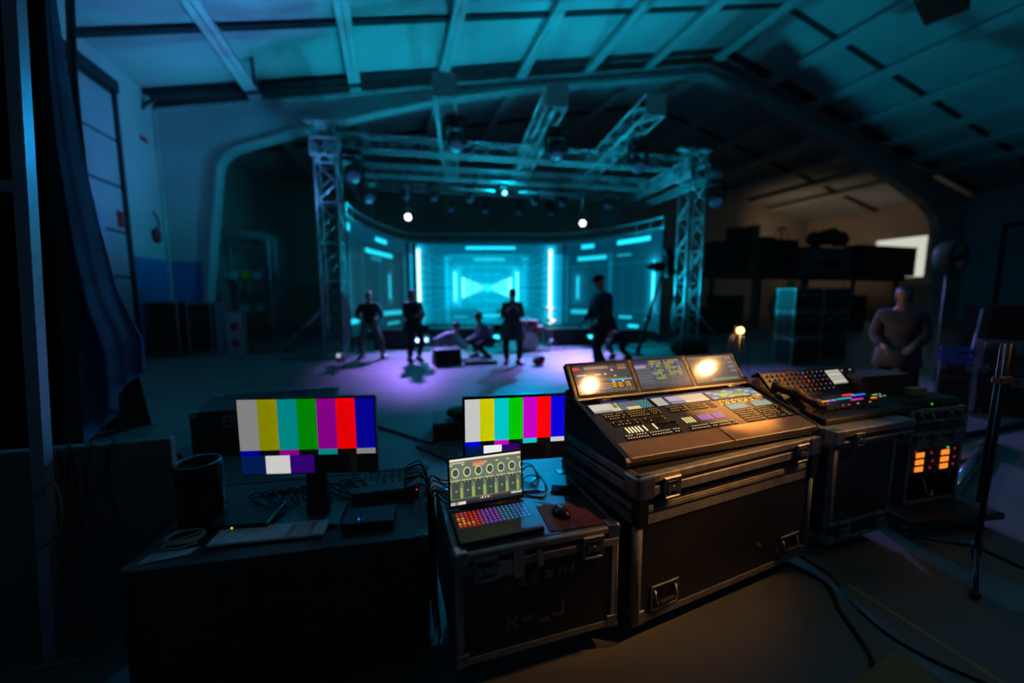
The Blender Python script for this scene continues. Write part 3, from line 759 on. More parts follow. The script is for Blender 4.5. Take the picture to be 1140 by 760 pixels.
# ---- laptop
lap = thing('laptop', 'open laptop with rainbow lit keys running an audio panel', 'laptop', (0.223, 1.412, 0.5890), R(1.6))
LW, LD = 0.352, 0.252
m = MB(); m.span((0, 0, 0.002), (LW, LD, 0.019), mat('laptop_body', (0.035, 0.035, 0.04), 0.36, 0.3), 0.004, seg=2); m.span((0.118, 0.012, 0.0189), (0.222, 0.075, 0.0194), mat('touchpad', (0.05, 0.05, 0.055), 0.25, 0.3)); m.build('base', lap)
rows = 6
for r in range(rows):
    m = MB(); mm = MB(); y = 0.20-r*0.0195
    for i in range(17):
        x = 0.018+i*0.0187; wk = 0.0155
        u = i/16
        c = (225, 50, 40) if u < 0.3 else (140, 70, 190) if u < 0.66 else (40, 120, 190)
        if 0.28 < u < 0.36: c = (190, 60, 110)
        if 0.6 < u < 0.78: c = (60, 130, 170)
        if r in (2, 3, 4) and u < 0.25 and hsh(i, r) < 0.5: c = (250, 165, 70)
        km = emis('key_glow_%d_%d_%d' % c, rgb(*c), 1.0)
        m.span((x, y, 0.019), (x+wk, y+0.0155, 0.0205), keym)
        mm.span((x+0.003, y+0.005, 0.0205), (x+wk-0.003, y+0.0125, 0.0208), km)
        mm.span((x-0.001, y-0.001, 0.0191), (x+wk+0.001, y-0.0002, 0.0196), km)
    o = m.build('key_row', lap); mm.build('key_backlight', o)
Ml = frame_mat((0.0, LD-0.004, 0.019), (1, 0, 0), (0, 0.03, 0.232))
m = MB(); m.span((0.0, 0.004, -0.008), (LW, 0.232, 0.0), blackp, 0.003, Ml); m.cyl((0.05, LD-0.004, 0.016), (LW-0.05, LD-0.004, 0.016), 0.007, blackp, 10); lid = m.build('lid', lap)
def lapscr(u, v):
    c = (104, 116, 92)
    c = (104+10*hsh(int(u*60), 2), 116, 94)
    if v > 0.955: return (235, 232, 205)
    if v > 0.90: return (112, 116, 104) if not (u < 0.2 and v < 0.93) else (190, 190, 180)
    if v < 0.06:
        if u < 0.20: return (215, 215, 205) if u > 0.1 or (u*60) % 1 < 0.5 else (40, 42, 45)
        return (38, 40, 44)
    if v < 0.12: 
        if 0.40 < u < 0.58 and (u*26) % 1 < 0.5: return (200, 190, 170) if u < 0.53 else (190, 60, 50)
        if u > 0.84 and v < 0.11: return (190, 190, 170)
        return (62, 60, 64)
    k = u*6.3+0.02; i = int(k); x = k-i
    if i == 2 and 0.86 < v < 0.90: return (235, 110, 70)
    if i == 2 and 0.80 < v < 0.86: return (215, 150, 110)
    if 0.855 < v < 0.88 and x < 0.25: return (205, 205, 170)
    dx, dy = (x-0.48)/0.33, (v-0.70)/0.11; rr = math.hypot(dx, dy)
    if rr < 0.72: return (62, 70, 70) if rr > 0.15 else (130, 90, 70)
    if rr < 1.0: return (205, 215, 130) if dx < 0.2 else (170, 190, 200)
    if 0.52 < v < 0.545: return (200, 205, 160) if (x*7) % 1 < 0.7 and x < 0.85 else (110, 120, 96)
    if 0.47 < v < 0.52 and (x*3.0) % 1 < 0.4: return (30, 34, 30)
    if 0.14 < v < 0.47:
        if x < 0.06 or 0.85 < x < 0.97: return (150, 185, 80) if v < 0.36 else (105, 125, 90)
        if 0.15 < x < 0.85:
            if abs(x-0.5) < 0.08 and abs(v-0.30) < 0.018: return (150, 150, 145)
            return (66, 74, 68)
    return c
grid_screen('display', lid, lambda u, v: Ml @ V((0.009+u*(LW-0.018), 0.020+v*0.203, 0.0006)), 190, 110, lapscr, scr_matt)

# ---- mouse, mouse mat, phone
t = thing('mouse', 'black computer mouse on the dark red mat', 'mouse', (0.69, 1.515, 0.5925), R(20))
m = MB(); m.ball((0, 0, 0.006), 0.05, mat('mouse_black', (0.01, 0.01, 0.012), 0.25), 20, (0.62, 1.0, 0.6)); 
for v in m.bm.verts: v.co.z = max(v.co.z, 0.0)
m.build('body', t)
m = MB(); m.cyl((-0.004, 0.026, 0.03), (0.004, 0.026, 0.03), 0.008, greyp, 12); m.build('scroll_wheel', t)
m = MB(); m.tube(arc([(0, 0.045, 0.008), (0.02, 0.09, 0.004), (-0.03, 0.15, 0.004), (0.02, 0.22, 0.004)], 18), 0.0018, cable, 6); m.build('cord', t)
t = MB(); t.box((0, 0, 0.0018), (0.25, 0.20, 0.0034), mat('red_mat', (0.10, 0.022, 0.022), 0.8, var=0.3, scale=30), 0.001); o = t.build('mouse_mat', None, (0.725, 1.505, 0.5886), R(-4)); tag(o, 'thin dark red mouse mat beside the laptop', 'mouse mat')
t = thing('phone', 'small dark handset lying behind the mouse near the cables', 'phone', (0.80, 1.72, 0.589), R(-25))
m = MB(); m.span((-0.07, -0.035, 0), (0.07, 0.035, 0.009), blackp, 0.004, seg=2); m.build('case', t); m = MB(); m.span((-0.064, -0.031, 0.009), (0.064, 0.031, 0.0094), mat('black_glass', (0.008, 0.008, 0.01), 0.08)); m.build('glass', t)

# ---- things on the dark road case
kb = thing('keyboard', 'slim white computer keyboard on the dark road case', 'keyboard', (-0.69, 1.64, 0.6225), R(-6.5))
m = MB(); m.span((0, 0, 0), (0.41, 0.112, 0.009), mat('keyboard_tray', (0.30, 0.30, 0.31), 0.4), 0.003, seg=2); m.build('base', kb)
for r in range(6):
    m = MB()
    for i in range(21):
        if i in (14, 18) and r < 5: continue
        m.span((0.006+i*0.019, 0.006+r*0.0172, 0.009), (0.006+i*0.019+0.0155, 0.006+r*0.0172+0.014, 0.0125), white_key, 0.0015)
    m.build('key_row', kb)
tc_ = thing('computer', 'glossy black cylindrical desktop computer on the dark road case', 'computer', (-0.785, 1.88, 0.6225))
gl = mat('gloss_black', (0.012, 0.012, 0.014), 0.09, 0.35, var=0.1)
m = MB(); m.lathe([(0, 0), (0.074, 0), (0.081, 0.006), (0.083, 0.02), (0.083, 0.235), (0.080, 0.248), (0.076, 0.252), (0.071, 0.250), (0.066, 0.24), (0.060, 0.17), (0, 0.165)], gl, 40); m.build('shell', tc_)
m = MB(); m.lathe([(0.079, 0.249), (0.076, 0.2535), (0.0715, 0.251)], mat('satin_rim', (0.25, 0.27, 0.29), 0.25, 0.8), 40); m.build('rim', tc_)
m = MB(); m.lathe([(0.0, 0.168), (0.03, 0.17), (0.03, 0.178), (0.0, 0.18)], blackp, 18); m.build('fan_hub', tc_)
def coil(name, label, c, r, n, rad, mt, rz=0, sq=0.7, h=0.006, tail=None):
    pts = []
    for k in range(n*24+1):
        a = 2*math.pi*k/24; rr = r*(1+0.06*math.sin(k*0.37))
        pts.append((c[0]+rr*math.cos(a+rz), c[1]+rr*sq*math.sin(a+rz)+0.004*math.sin(k*0.21), c[2]+rad+0.0025+h*(k/24)*0.6+0.003*abs(math.sin(k*0.5))))
    if tail: pts += arc([pts[-1]]+tail, 16)[1:]
    m = MB(); m.tube(pts, rad, mt, 6); o = m.build(name); tag(o, label, 'cable'); return o
coil('coiled_cable', 'pale coiled cable near the front corner of the dark road case', (-0.79, 1.735, 0.62), 0.062, 3, 0.0042, mat('pale_cable', (0.30, 0.28, 0.25), 0.5), 0.3, 0.75, 0.004, [(-0.84, 1.69, 0.628), (-0.78, 1.66, 0.628), (-0.73, 1.685, 0.628)])
m = MB(); m.prism([(-0.09, -0.02), (0.06, -0.035), (0.09, 0.0), (-0.06, 0.03)], 2, 0, 0.004, mat('paper_grey', (0.32, 0.32, 0.33), 0.8)); tag(m.build('paper_slip', None, (-0.80, 1.64, 0.6198), R(12)), 'crumpled grey paper slip by the coiled cable', 'paper')
ap_ = thing('media_player', 'flat black box with a yellow light under the cylindrical computer', 'media box', (-0.66, 1.80, 0.6225), R(-10))
m = MB(); m.span((-0.06, -0.06, 0), (0.17, 0.12, 0.028), blackp, 0.004); m.build('case', ap_); m = MB(); m.span((0.035, -0.0615, 0.012), (0.041, -0.06, 0.019), emis('led_yellow', rgb(220, 210, 60), 1.2)); m.build('indicator', ap_)
hd = thing('drive_enclosure', 'dark square drive box with a blue light beside the keyboard', 'drive', (-0.22, 1.60, 0.6225), R(-6))
m = MB(); m.span((0, 0, 0), (0.20, 0.125, 0.032), mat('drive_dark', (0.03, 0.035, 0.045), 0.4, 0.3), 0.004); m.build('case', hd)
m = MB(); m.ball((0.064, 0.03, 0.033), 0.004, LC['b'], 10); m.build('indicator', hd); m = MB(); m.span((0.08, 0.015, 0.032), (0.087, 0.05, 0.0335), mat('orange_tab', (0.35, 0.13, 0.03), 0.6)); m.build('sticker', hd)
hd2 = thing('network_switch', 'slim black network switch full of plugs at the back of the dark road case', 'network switch', (-0.2, 1.83, 0.6225), R(-2))
m = MB(); m.span((0, 0, 0), (0.30, 0.12, 0.042), mat('switch_grey', (0.10, 0.11, 0.12), 0.4, 0.4), 0.003); m.build('case', hd2)
for i in range(8):
    m = MB(); x = 0.025+i*0.033; m.span((x, 0.12, 0.01), (x+0.015, 0.15, 0.024), blackp, 0.002); m.tube(arc([(x+0.007, 0.15, 0.017), (x+0.02, 0.19, 0.045+0.02*hsh(i)), (x+0.03*(hsh(i, 3)-0.5), 0.13, 0.06+0.03*hsh(i, 4)), (x+0.06*(hsh(i, 5)-0.3), 0.06, 0.05)], 12), 0.003, cable, 5); m.build('plug', hd2)
m = MB(); m.ball((0.285, 0.0, 0.03), 0.005, LC['r'], 8); m.build('indicator', hd2)

# brown jacket slumped between the two consoles
jk = thing('jacket', 'crumpled brown jacket slumped between the two consoles', 'jacket', (2.36, 1.86, 0.80), R(5))
bj = mat('brown_leather', (0.13, 0.065, 0.03), 0.5, var=0.4, scale=14, bump=0.25, bscale=30)
def PJ(u, v):
    a = math.pi*v; w_ = 0.085+0.03*math.sin(u*9)
    x = -0.10+0.30*u**1.3; y = 0.22-0.34*u; z = 0.19-0.13*u+0.05*math.sin(u*7)*(1-u)
    return (x-w_*math.cos(a)*0.9+0.012*math.sin(u*31+v*9), y+0.010*math.sin(v*21+u*11)-0.03*math.cos(a), max(0.002, z*math.sin(a)**0.5+0.022*math.sin(u*26+v*13)*math.sin(a)))
m = MB(); m.grid(PJ, 26, 16, bj, 0.006); m.build('body', jk)
m = MB(); m.tube(arc([(0.05, 0.10, 0.16), (0.12, 0.0, 0.13), (0.19, -0.08, 0.075), (0.24, -0.12, 0.05)], 20), [0.035+0.008*math.sin(k*1.1) for k in range(19)], bj, 10); m.build('sleeve', jk)
# ================================================================ MORE GEAR ROUND THE DESK
wood = mat('plywood', (0.22, 0.13, 0.06), 0.7, var=0.3, scale=8)
brownbox = mat('brown_box_wood', (0.10, 0.05, 0.03), 0.55, var=0.35, scale=6)
# dolly
dl = thing('dolly', 'low black wheeled dolly under the rack with orange displays', 'dolly', (3.13, 1.52, 0), R(-8))
m = MB(); m.span((0, 0, 0.075), (0.72, 0.50, 0.125), laminate, 0.006); m.build('deck', dl)
m = MB(); m.span((0.30, -0.006, 0.08), (0.725, 0.0, 0.122), mat('dull_edge', (0.06, 0.06, 0.065), 0.45, 0.5), 0.002); m.span((0.72, -0.006, 0.08), (0.726, 0.50, 0.122), MATS['dull_edge'], 0.002); m.build('edging', dl)
for x in (0.08, 0.64):
    for y in (0.07, 0.43): caster(dl, x, y, 0.076)
# amplifier rack
ar = thing('amplifier_rack', 'rack case showing two columns of glowing orange displays', 'amplifier rack', (3.285, 1.665, 0.127), R(-3))
L, D, Hh = 0.52, 0.34, 0.43
m = MB()
m.span((0, 0, 0), (L, D, 0.02), laminate); m.span((0, 0, Hh-0.02), (L, D, Hh), laminate); m.span((0, 0, 0), (0.02, D, Hh), laminate); m.span((L-0.02, 0, 0), (L, D, Hh), laminate); m.span((0, D-0.01, 0), (L, D, Hh), laminate)
m.build('shell', ar)
m = MB()
for a, c in (((0, -0.004, 0), (L, 0.004, 0.032)), ((0, -0.004, Hh-0.032), (L, 0.004, Hh)), ((0, -0.004, 0), (0.03, 0.004, Hh)), ((L-0.03, -0.004, 0), (L, 0.004, Hh))): m.span(a, c, alu, 0.003)
m.build('edging', ar)
amp = MB(); amp.span((0.02, 0.012, 0.205), (L-0.02, 0.26, 0.395), blackp, 0.004); amp.span((0.008, 0.002, 0.2), (L-0.008, 0.012, 0.4), blackp, 0.002); ao = amp.build('amplifier', ar)
org = emis('orange_display', rgb(255, 135, 40), 1.15); 
for cxx in (0.12, 0.36):
    for r in range(3):
        m = MB(); m.span((cxx-0.038, -0.002, 0.335-r*0.05), (cxx+0.038, 0.002, 0.37-r*0.05), org, 0.001); m.build('display', ao)
dimred = emis('dim_red', rgb(120, 25, 30), 1.0)
for i, (x, z) in enumerate(((0.225, 0.36), (0.245, 0.30), (0.225, 0.255), (0.45, 0.37), (0.455, 0.31), (0.45, 0.26), (0.07, 0.38))):
    m = MB(); m.cyl((x, -0.003, z), (x, 0.003, z), 0.009, dimred, 10); m.build('indicator', ao)
m = MB(); m.cyl((0.38, -0.003, 0.385), (0.38, 0.003, 0.385), 0.008, LC['g'], 10); m.build('indicator', ao)
m = MB(); m.tube(arc([(0.2, 0.03, 0.205), (0.19, 0.0, 0.14), (0.21, -0.004, 0.08), (0.27, 0.0, 0.05), (0.33, 0.03, 0.06)], 20), 0.008, mat('white_cable', (0.5, 0.48, 0.42), 0.5), 8); m.build('cord', ar)
m = MB(); m.span((0.07, 0.02, 0.11), (0.13, 0.06, 0.165), mat('red_plug', (0.30, 0.02, 0.02), 0.5), 0.008); m.build('plug', ar)
# case stacked on it
sk = thing('flight_case', 'shallow aluminium edged case stacked on top of the orange display rack', 'flight case', (3.275, 1.662, 0.560), R(-3))
L, D = 0.54, 0.62
m = MB(); m.span((0, 0, 0.0), (L, D, 0.235), laminate); m.build('shell', sk)
m = MB(); edge_bars(m, (0, 0, 0), (L, D, 0.235), 0.028); m.span((0, -0.005, 0.055), (L, 0, 0.085), alu, 0.002); m.span((0, -0.005, 0.145), (L, 0, 0.165), alu, 0.002); m.build('edging', sk)
m = MB(); m.span((0.25, -0.006, 0.09), (0.50, -0.001, 0.14), mat('brown_strip', (0.16, 0.06, 0.04), 0.7)); m.build('tape', sk)
for x in (0.08, 0.25, 0.43): latch(sk, x, 0.035, -0.004, 0.07)
for x in (0.12, 0.4): flip_handle(sk, x, 0.19, -0.004, 0.14, 0.07)
bx = thing('power_unit', 'flat black unit with a green light on the stacked shallow case', 'power unit', (3.30, 1.70, 0.7985), R(-3))
m = MB(); m.span((0, 0, 0), (0.50, 0.42, 0.05), blackp, 0.005); m.span((-0.0, -0.012, 0.012), (0.5, 0.0, 0.04), blackp, 0.003); m.build('case', bx)
m = MB(); m.ball((0.20, -0.013, 0.026), 0.006, LC['g'], 10); m.build('indicator', bx)
for k in range(4):
    m = MB(); m.cyl((0.3+k*0.05, -0.018, 0.026), (0.3+k*0.05, -0.01, 0.026), 0.012, greyp, 12); m.build('knob', bx)
wb = thing('storage_box', 'long dark brown box lying on the flat black unit', 'box', (3.22, 1.93, 0.8500), R(-2))
m = MB(); m.span((0, 0, 0), (0.46, 0.18, 0.10), brownbox, 0.006); m.build('body', wb); m = MB(); m.span((-0.005, -0.005, 0.10), (0.465, 0.185, 0.13), brownbox, 0.004); m.build('lid', wb)
lb = thing('wood_block', 'small tan block standing on the flat black unit', 'block', (3.50, 1.78, 0.8500), R(-3))
m = MB(); m.span((0, 0, 0), (0.13, 0.06, 0.055), mat('tan_wood', (0.42, 0.27, 0.15), 0.6), 0.004); m.build('body', lb)
# tripod stand with an orange clamp
st = thing('tripod_stand', 'thin black tripod stand with an orange clamp beside the rack with orange displays', 'stand', (3.116, 1.23, 0))
m = MB(); m.cyl((0, 0, 0.06), (0.035, 0.0, 1.30), 0.0125, black, 12); m.build('pole', st)
for k, a in enumerate((-40, 85, 205)):
    m = MB(); q = V((math.cos(R(a)), math.sin(R(a)), 0)); m.tube([q*0.02+V((0, 0, 0.14)), q*0.30+V((0, 0, 0.028))], 0.010, black, 8); o = m.build('leg', st)
    m = MB(); m.ball(tuple(q*0.31+V((0, 0, 0.0215))), 0.021, rubber, 10); m.build('rubber_foot', o)
m = MB(); m.cyl((0, 0, 0.10), (0.002, 0, 0.18), 0.022, blackp, 12); m.build('collar', st)
m = MB(); m.span((-0.04, -0.02, 1.085), (0.075, 0.02, 1.125), mat('orange_clamp', (0.50, 0.16, 0.05), 0.5), 0.006); m.build('clamp', st)
m = MB(); m.cyl((-0.022, 0.0, 1.30), (-0.045, 0.0, 0.42), 0.010, black, 10); m.build('boom', st)
# blue lit steel tube and debris on the floor at the right
t = MB(); t.cyl((3.95, 1.75, 0.045), (6.1, 2.40, 0.045), 0.042, mat('galvanised_tube', (0.40, 0.42, 0.46), 0.22, 0.9, var=0.25), 18); t.cyl((3.94, 1.747, 0.045), (4.0, 1.765, 0.045), 0.0445, steel, 18)
tag(t.build('steel_tube'), 'shiny steel tube lying on the floor beside the tripod stand', 'tube')
t = MB(); t.tube(arc([(5.0, 2.55, 0.031), (6.0, 2.58, 0.031), (7.2, 2.62, 0.031), (8.6, 2.6, 0.031)], 16), 0.03, rubber, 10); tag(t.build('hose'), 'thick black hose running across the floor in front of the dark cases', 'hose')
t = MB(); t.box((5.05, 2.25, 0.011), (0.5, 0.12, 0.02), wood, 0.003, Matrix.Rotation(R(0), 4, 'Z')); tag(t.build('plank'), 'short plywood plank on the floor behind the steel tube', 'plank')
# dark cases at the right edge
def stack_case(label, loc, rz,  L, D, Hh, lat=2):
    t = thing('flight_case', label, 'flight case', loc, R(rz))
    case_box(t, L, D, 0, Hh, bar=0.035, cs=0.06, bm_=mat('dark_steel', (0.10, 0.10, 0.10), 0.45, 0.8))
    m = MB(); m.span((0, -0.006, Hh*0.72), (L, -0.001, Hh*0.72+0.05), MATS['dark_steel'], 0.002); m.build('band', t)
    for k in range(lat): latch(t, L*(0.25+0.5*k), Hh*0.72+0.02, -0.005, 0.11)
    return t
stack_case('big black case beside the blue crate, lower one of the pair', (7.47, 3.14, 0), -60, 1.3, 0.8, 0.60)
stack_case('big black case beside the blue crate, upper one of the pair', (7.49, 3.13, 0.612), -60, 1.25, 0.7, 0.33)
stack_case('small black case under the blue plastic crate', (7.20, 3.42, 0), -60, 0.30, 0.28, 0.62, 0)
cr = thing('crate', 'blue plastic crate on a small black case beside the big black pair', 'crate', (7.20, 3.42, 0.628), R(-60))
cb = mat('blue_plastic', (0.03, 0.10, 0.42), 0.4)
m = MB()
for z0, z1 in ((0.0, 0.05), (0.12, 0.17), (0.24, 0.30)):
    for a, c in (((0, 0), (0.30, 0.02)), ((0, 0.38), (0.30, 0.40)), ((0, 0), (0.02, 0.40)), ((0.28, 0), (0.30, 0.40))): m.span((a[0], a[1], z0), (c[0], c[1], z1), cb)
for x in (0, 0.14, 0.28):
    for y in (0, 0.38): m.span((x, y, 0), (x+0.02, y+0.02, 0.3), cb)
m.span((0, 0, 0), (0.30, 0.40, 0.015), cb); 
for v in m.bm.verts: v.co.z *= 0.75; v.co.y *= 0.6
m.build('basket', cr)
# floor details near the camera
t = MB(); t.prism([(-0.02, -0.012), (0.56, -0.02), (0.56, 0.008), (-0.02, 0.016)], 2, 0.0, 0.0015, mat('yellow_tape', (0.42, 0.24, 0.10), 0.6)); o = t.build('tape_strip', None, (2.32, 1.34, 0.0), R(-90)); tag(o, 'worn orange tape strip on the floor in front of the tall case', 'tape')
cd = thing('cardboard_sheet', 'brown cardboard sheet on the floor by the orange tape strip', 'cardboard', (1.70, 0.66, 0), R(8))
m = MB(); m.span((0, 0, 0), (0.40, 0.30, 0.012), mat('cardboard', (0.28, 0.17, 0.08), 0.8), 0.003); m.build('sheet', cd); m = MB(); m.span((0.0, 0.14, 0.012), (0.40, 0.165, 0.0135), mat('brown_tape', (0.20, 0.11, 0.05), 0.3)); m.build('tape', cd)
def floor_cable(label, pts, r=0.007, name='cable'):
    m = MB(); m.tube(arc([(x, y, r+0.001) for x, y in pts], 40), r, cable, 6); return tag(m.build(name), label, 'cable')
floor_cable('black cable snaking from under the big case towards the cardboard', [(2.15, 1.62), (2.2, 1.40), (2.08, 1.25), (2.0, 1.12), (1.93, 1.02), (1.88, 0.99)], 0.009)
floor_cable('second black cable curving over the floor beside the big case', [(2.28, 1.75), (2.3, 1.45), (2.20, 1.28), (2.14, 1.10), (2.16, 0.95), (2.24, 0.80)], 0.006)
floor_cable('long black cable on the open floor seen between the two colour bar monitors', [(-0.6, 5.4), (-0.226, 4.866), (0.093, 4.447), (0.363, 4.10), (0.70, 3.86), (1.3, 3.7)], 0.014)
floor_cable('black cable across the floor beside the road case behind the keyboard monitor', [(-2.5, 4.8), (-2.1, 4.55), (-1.92, 4.25), (-2.1, 3.6), (-1.9, 3.1)], 0.014)
# cables hanging in the gap between the two desk cases
def hang(label, pts, r=0.004):
    m = MB(); m.tube(arc(pts, 30), r, cable, 6); return tag(m.build('cable'), label, 'cable')
G = 'cables hanging between the desk cases'
for k in range(9):
    x = 0.145+0.012*math.sin(k*2.1); y0 = 1.66+k*0.035
    o = hang('thin black cable sagging between the dark road case and the laptop case', [(0.05-0.02*hsh(k), y0+0.12, 0.655+0.02*hsh(k, 2)), (0.12, y0+0.02, 0.70+0.05*hsh(k, 3)), (x+0.005, y0, 0.56), (x, y0-0.06*hsh(k, 4), 0.25), (x+0.01, y0-0.05, 0.02)], 0.004); o['group'] = G
for k in range(7):
    y0 = 1.72+k*0.04
    o = hang('thin black cable looping from the laptop case into the gap beside it', [(0.145, y0, 0.45), (0.16, y0, 0.63+0.03*hsh(k, 6)), (0.215+0.03*hsh(k), y0+0.02, 0.60), (0.32, y0+0.05*hsh(k, 2), 0.593)], 0.0035); o['group'] = 'cables looping onto the laptop case'
for k in range(4):
    y0 = 1.70+k*0.05
    o = hang('loose black cable loop on the laptop case behind the phone', [(0.60, y0+0.1, 0.594), (0.66, y0+0.12, 0.60+0.05*hsh(k)), (0.70, y0+0.02+0.1*hsh(k, 3), 0.62+0.04*hsh(k, 5)), (0.66+0.1*hsh(k, 4), y0-0.02, 0.595), (0.58, y0+0.04, 0.594)], 0.0032); o['group'] = 'cable loops by the phone'
# tangle behind the first monitor
for k in range(10):
    a = k*0.7; x0 = -0.60+0.045*k
    o = hang('thin cable in the tangle under the keyboard monitor', [(x0, 1.96, 0.626), (x0+0.06*math.sin(a), 1.90, 0.66+0.05*hsh(k)), (x0+0.09, 1.84+0.03*hsh(k, 3), 0.63), (x0+0.02, 1.90+0.05*hsh(k, 4), 0.69), (x0-0.05, 2.0, 0.63), (x0+0.1*hsh(k, 6), 2.06, 0.625)], 0.003+0.0015*hsh(k, 9)); o['group'] = 'cable tangle under the keyboard monitor'
# case behind the first monitor, box and board on the open floor
bc = stack_case('dark road case on the floor behind the monitor with the white keyboard', (-1.85, 4.35, 0), 2, 1.25, 0.7, 0.46)
m = MB(); m.span((0.0, 0.02, 0), (0.5, 0.5, 0.20), brownbox, 0.004); o = m.build('crate', None, (0.38, 4.14, 0), R(-6)); tag(o, 'brown wooden crate on the open floor beside the monitor that stands behind the laptop', 'crate')
t = thing('tool_bag', 'slumped bag with coloured cloth on top of the brown crate', 'bag', (0.70, 4.30, 0.2005))
m = MB(); m.ball((0, 0, 0.065), 0.13, mat('bag_green', (0.06, 0.10, 0.05), 0.9), 16, (1.2, 0.9, 0.5)); m.build('body', t); m = MB(); m.ball((0.05, -0.03, 0.10), 0.08, mat('bag_orange', (0.35, 0.12, 0.04), 0.9), 12, (1.2, 0.8, 0.4)); m.build('cloth', t)
m = MB(); m.prism([(0.20, 4.05), (0.55, 3.45), (1.1, 3.55), (0.85, 4.02)], 2, 0, 0.02, mat('dark_board', (0.07, 0.055, 0.05), 0.7)); tag(m.build('board'), 'dark flat board on the floor in front of the brown crate', 'board')
# grey upright case and leaning mast at the dark near side
gc = thing('partition_panel', 'grey upright panel behind the coiled cable at the dark edge', 'panel', (-1.95, 2.14, 0))
gm = mat('grey_panel', (0.15, 0.14, 0.135), 0.6, var=0.2, scale=3)
m = MB(); m.span((0, 0, 0), (0.955, 0.05, 0.90), gm, 0.006)
for x in (0.08, 0.80): m.span((x, -0.16, 0), (x+0.06, 0.24, 0.03), gm, 0.004)
m.build('body', gc)
for x in (0.56, 0.60, 0.72): 
    m = MB(); m.span((x, -0.003, 0.02), (x+0.004, 0.0, 0.88), black); m.build('panel_joint', gc)
for k in range(3):
    m = MB(); m.tube(arc([(0.56+k*0.09, 0.05, 0.905), (0.60+k*0.07, -0.006, 0.89), (0.58+k*0.06, -0.012, 0.7), (0.63+k*0.05, -0.012, 0.45+0.1*k)], 20), 0.005, cable, 6); o = m.build('cable', None, (-1.95, 2.14, 0)); tag(o, 'black cable draped over the front of the grey upright panel', 'cable', 'cables draped over the grey panel')
mast = thing('steel_mast', 'leaning steel mast catching blue light at the dark edge', 'mast', (-1.475, 2.03, 0))
mm_ = mat('mast_paint', (0.38, 0.40, 0.48), 0.35, 0.3)
m = MB(); m.prism([(0.0, 0.0), (0.043, 0.0), (0.043, 0.045), (0.0, 0.045)], 2, 0, 3.3, mm_)
for v in m.bm.verts: v.co.x += 0.01+v.co.z*0.058
m.build('post', mast)
m = MB(); m.span((-0.55, 0.01, 1.945), (0.14, 0.04, 1.985), mm_, 0.004); m.build('cross_arm', mast)
m = MB(); m.span((-0.10, -0.03, 0.0), (0.16, 0.08, 0.012), steel, 0.003); m.build('base_plate', mast)
floor_pts = [(-1.50, 1.96, 0.62), (-1.42, 1.95, 0.70), (-1.33, 2.0, 0.75), (-1.36, 1.96, 0.55), (-1.5, 1.95, 0.5)]
m = MB(); m.tube(arc([(-1.55, 1.99, 0.66), (-1.42, 2.00, 0.72), (-1.33, 2.00, 0.80), (-1.32, 1.99, 0.62), (-1.42, 1.98, 0.52), (-1.6, 1.98, 0.52)], 36), 0.005, mat('tan_cable', (0.20, 0.14, 0.09), 0.6), 6); tag(m.build('cable'), 'tan cable looped round the leaning steel mast', 'cable')
# curtains
def curtain(name, label, edgeL, edgeR, y0, mt, folds, amp, bottom=None):
    def lerp(E, py):
        for (a, b), (c, d) in zip(E, E[1:]):
            if py <= d: return a+(c-a)*(py-b)/(d-b)
        return E[-1][0]
    pyb = edgeR[-1][1]
    def P(s, t):
        py = -40+(pyb+40)*t
        xl, xr = lerp(edgeL, py), lerp(edgeR, py)
        if bottom: py = py+bottom(s)*max(0, t-0.7)/0.3
        q = aty(xl+(xr-xl)*s, py, y0)
        f = math.sin(s*folds*2*math.pi+1.5*t)+0.4*math.sin(s*folds*4.3*math.pi+3*t+1)
        return (q.x, q.y+amp*f*(0.5+0.5*t)+0.06*math.sin(5*t+3*s), max(0.01, q.z))
    m = MB(); m.grid(P, 70, 50, mt, 0.006); return tag(m.build(name), label, 'curtain')
tarp = mat('blue_tarp', (0.13, 0.27, 0.52), 0.55, var=0.4, scale=2, bump=0.2, bscale=12)
curtain('tarp_curtain', 'hanging dark blue tarp gathered beside the sectional door', [(20, -40), (40, 0), (50, 200), (55, 490)], [(50, -40), (57, 0), (85, 165), (105, 260), (125, 345), (148, 410), (152, 470)], 5.2, tarp, 3.2, 0.14, lambda s: 30*math.sin(s*5)-25*(s > 0.7)*(s-0.7)/0.3)
curtain('tarp_curtain', 'lower torn flap of dark cloth trailing behind the blue tarp', [(70, -40), (80, 300), (85, 490)], [(75, -40), (105, 300), (140, 400), (168, 500)], 5.55, mat('dark_tarp', (0.03, 0.035, 0.05), 0.8, var=0.4, scale=3), 2.2, 0.10)
curtain('dark_void_sheet', 'added black sheet filling the dark void beside the leaning mast', [(-60, -40), (-60, 620)], [(46, -40), (52, 0), (76, 300), (84, 560)], 4.6, cloth_black, 5, 0.06)  # black sheet added to keep the void beside the mast dark
# heater hanging from the roof
q = atd(1050, -6, 9.5)
hu = thing('unit_heater', 'dark boxy heater hanging under the roof high over the consoles', 'heater', (q.x, q.y, q.z), R(20))
m = MB(); m.span((-0.75, -0.4, -0.25), (0.75, 0.4, 0.3), black, 0.04); m.build('housing', hu)
m = MB()
for k in range(9): m.span((-0.6+k*0.14, -0.41, -0.18), (-0.52+k*0.14, -0.395, 0.2), greyp)
m.build('grille', hu); m = MB(); m.span((-0.45, -0.42, -0.2), (-0.3, -0.4, 0.0), mat('blue_label', (0.02, 0.10, 0.3), 0.5)); m.build('blue_badge', hu)
zr = slope(q.x)-q.z
for x in (-0.6, 0.6): m = MB(); m.cyl((x, 0, 0.3), (x, 0, zr), 0.012, black, 6); m.build('hanger', hu)
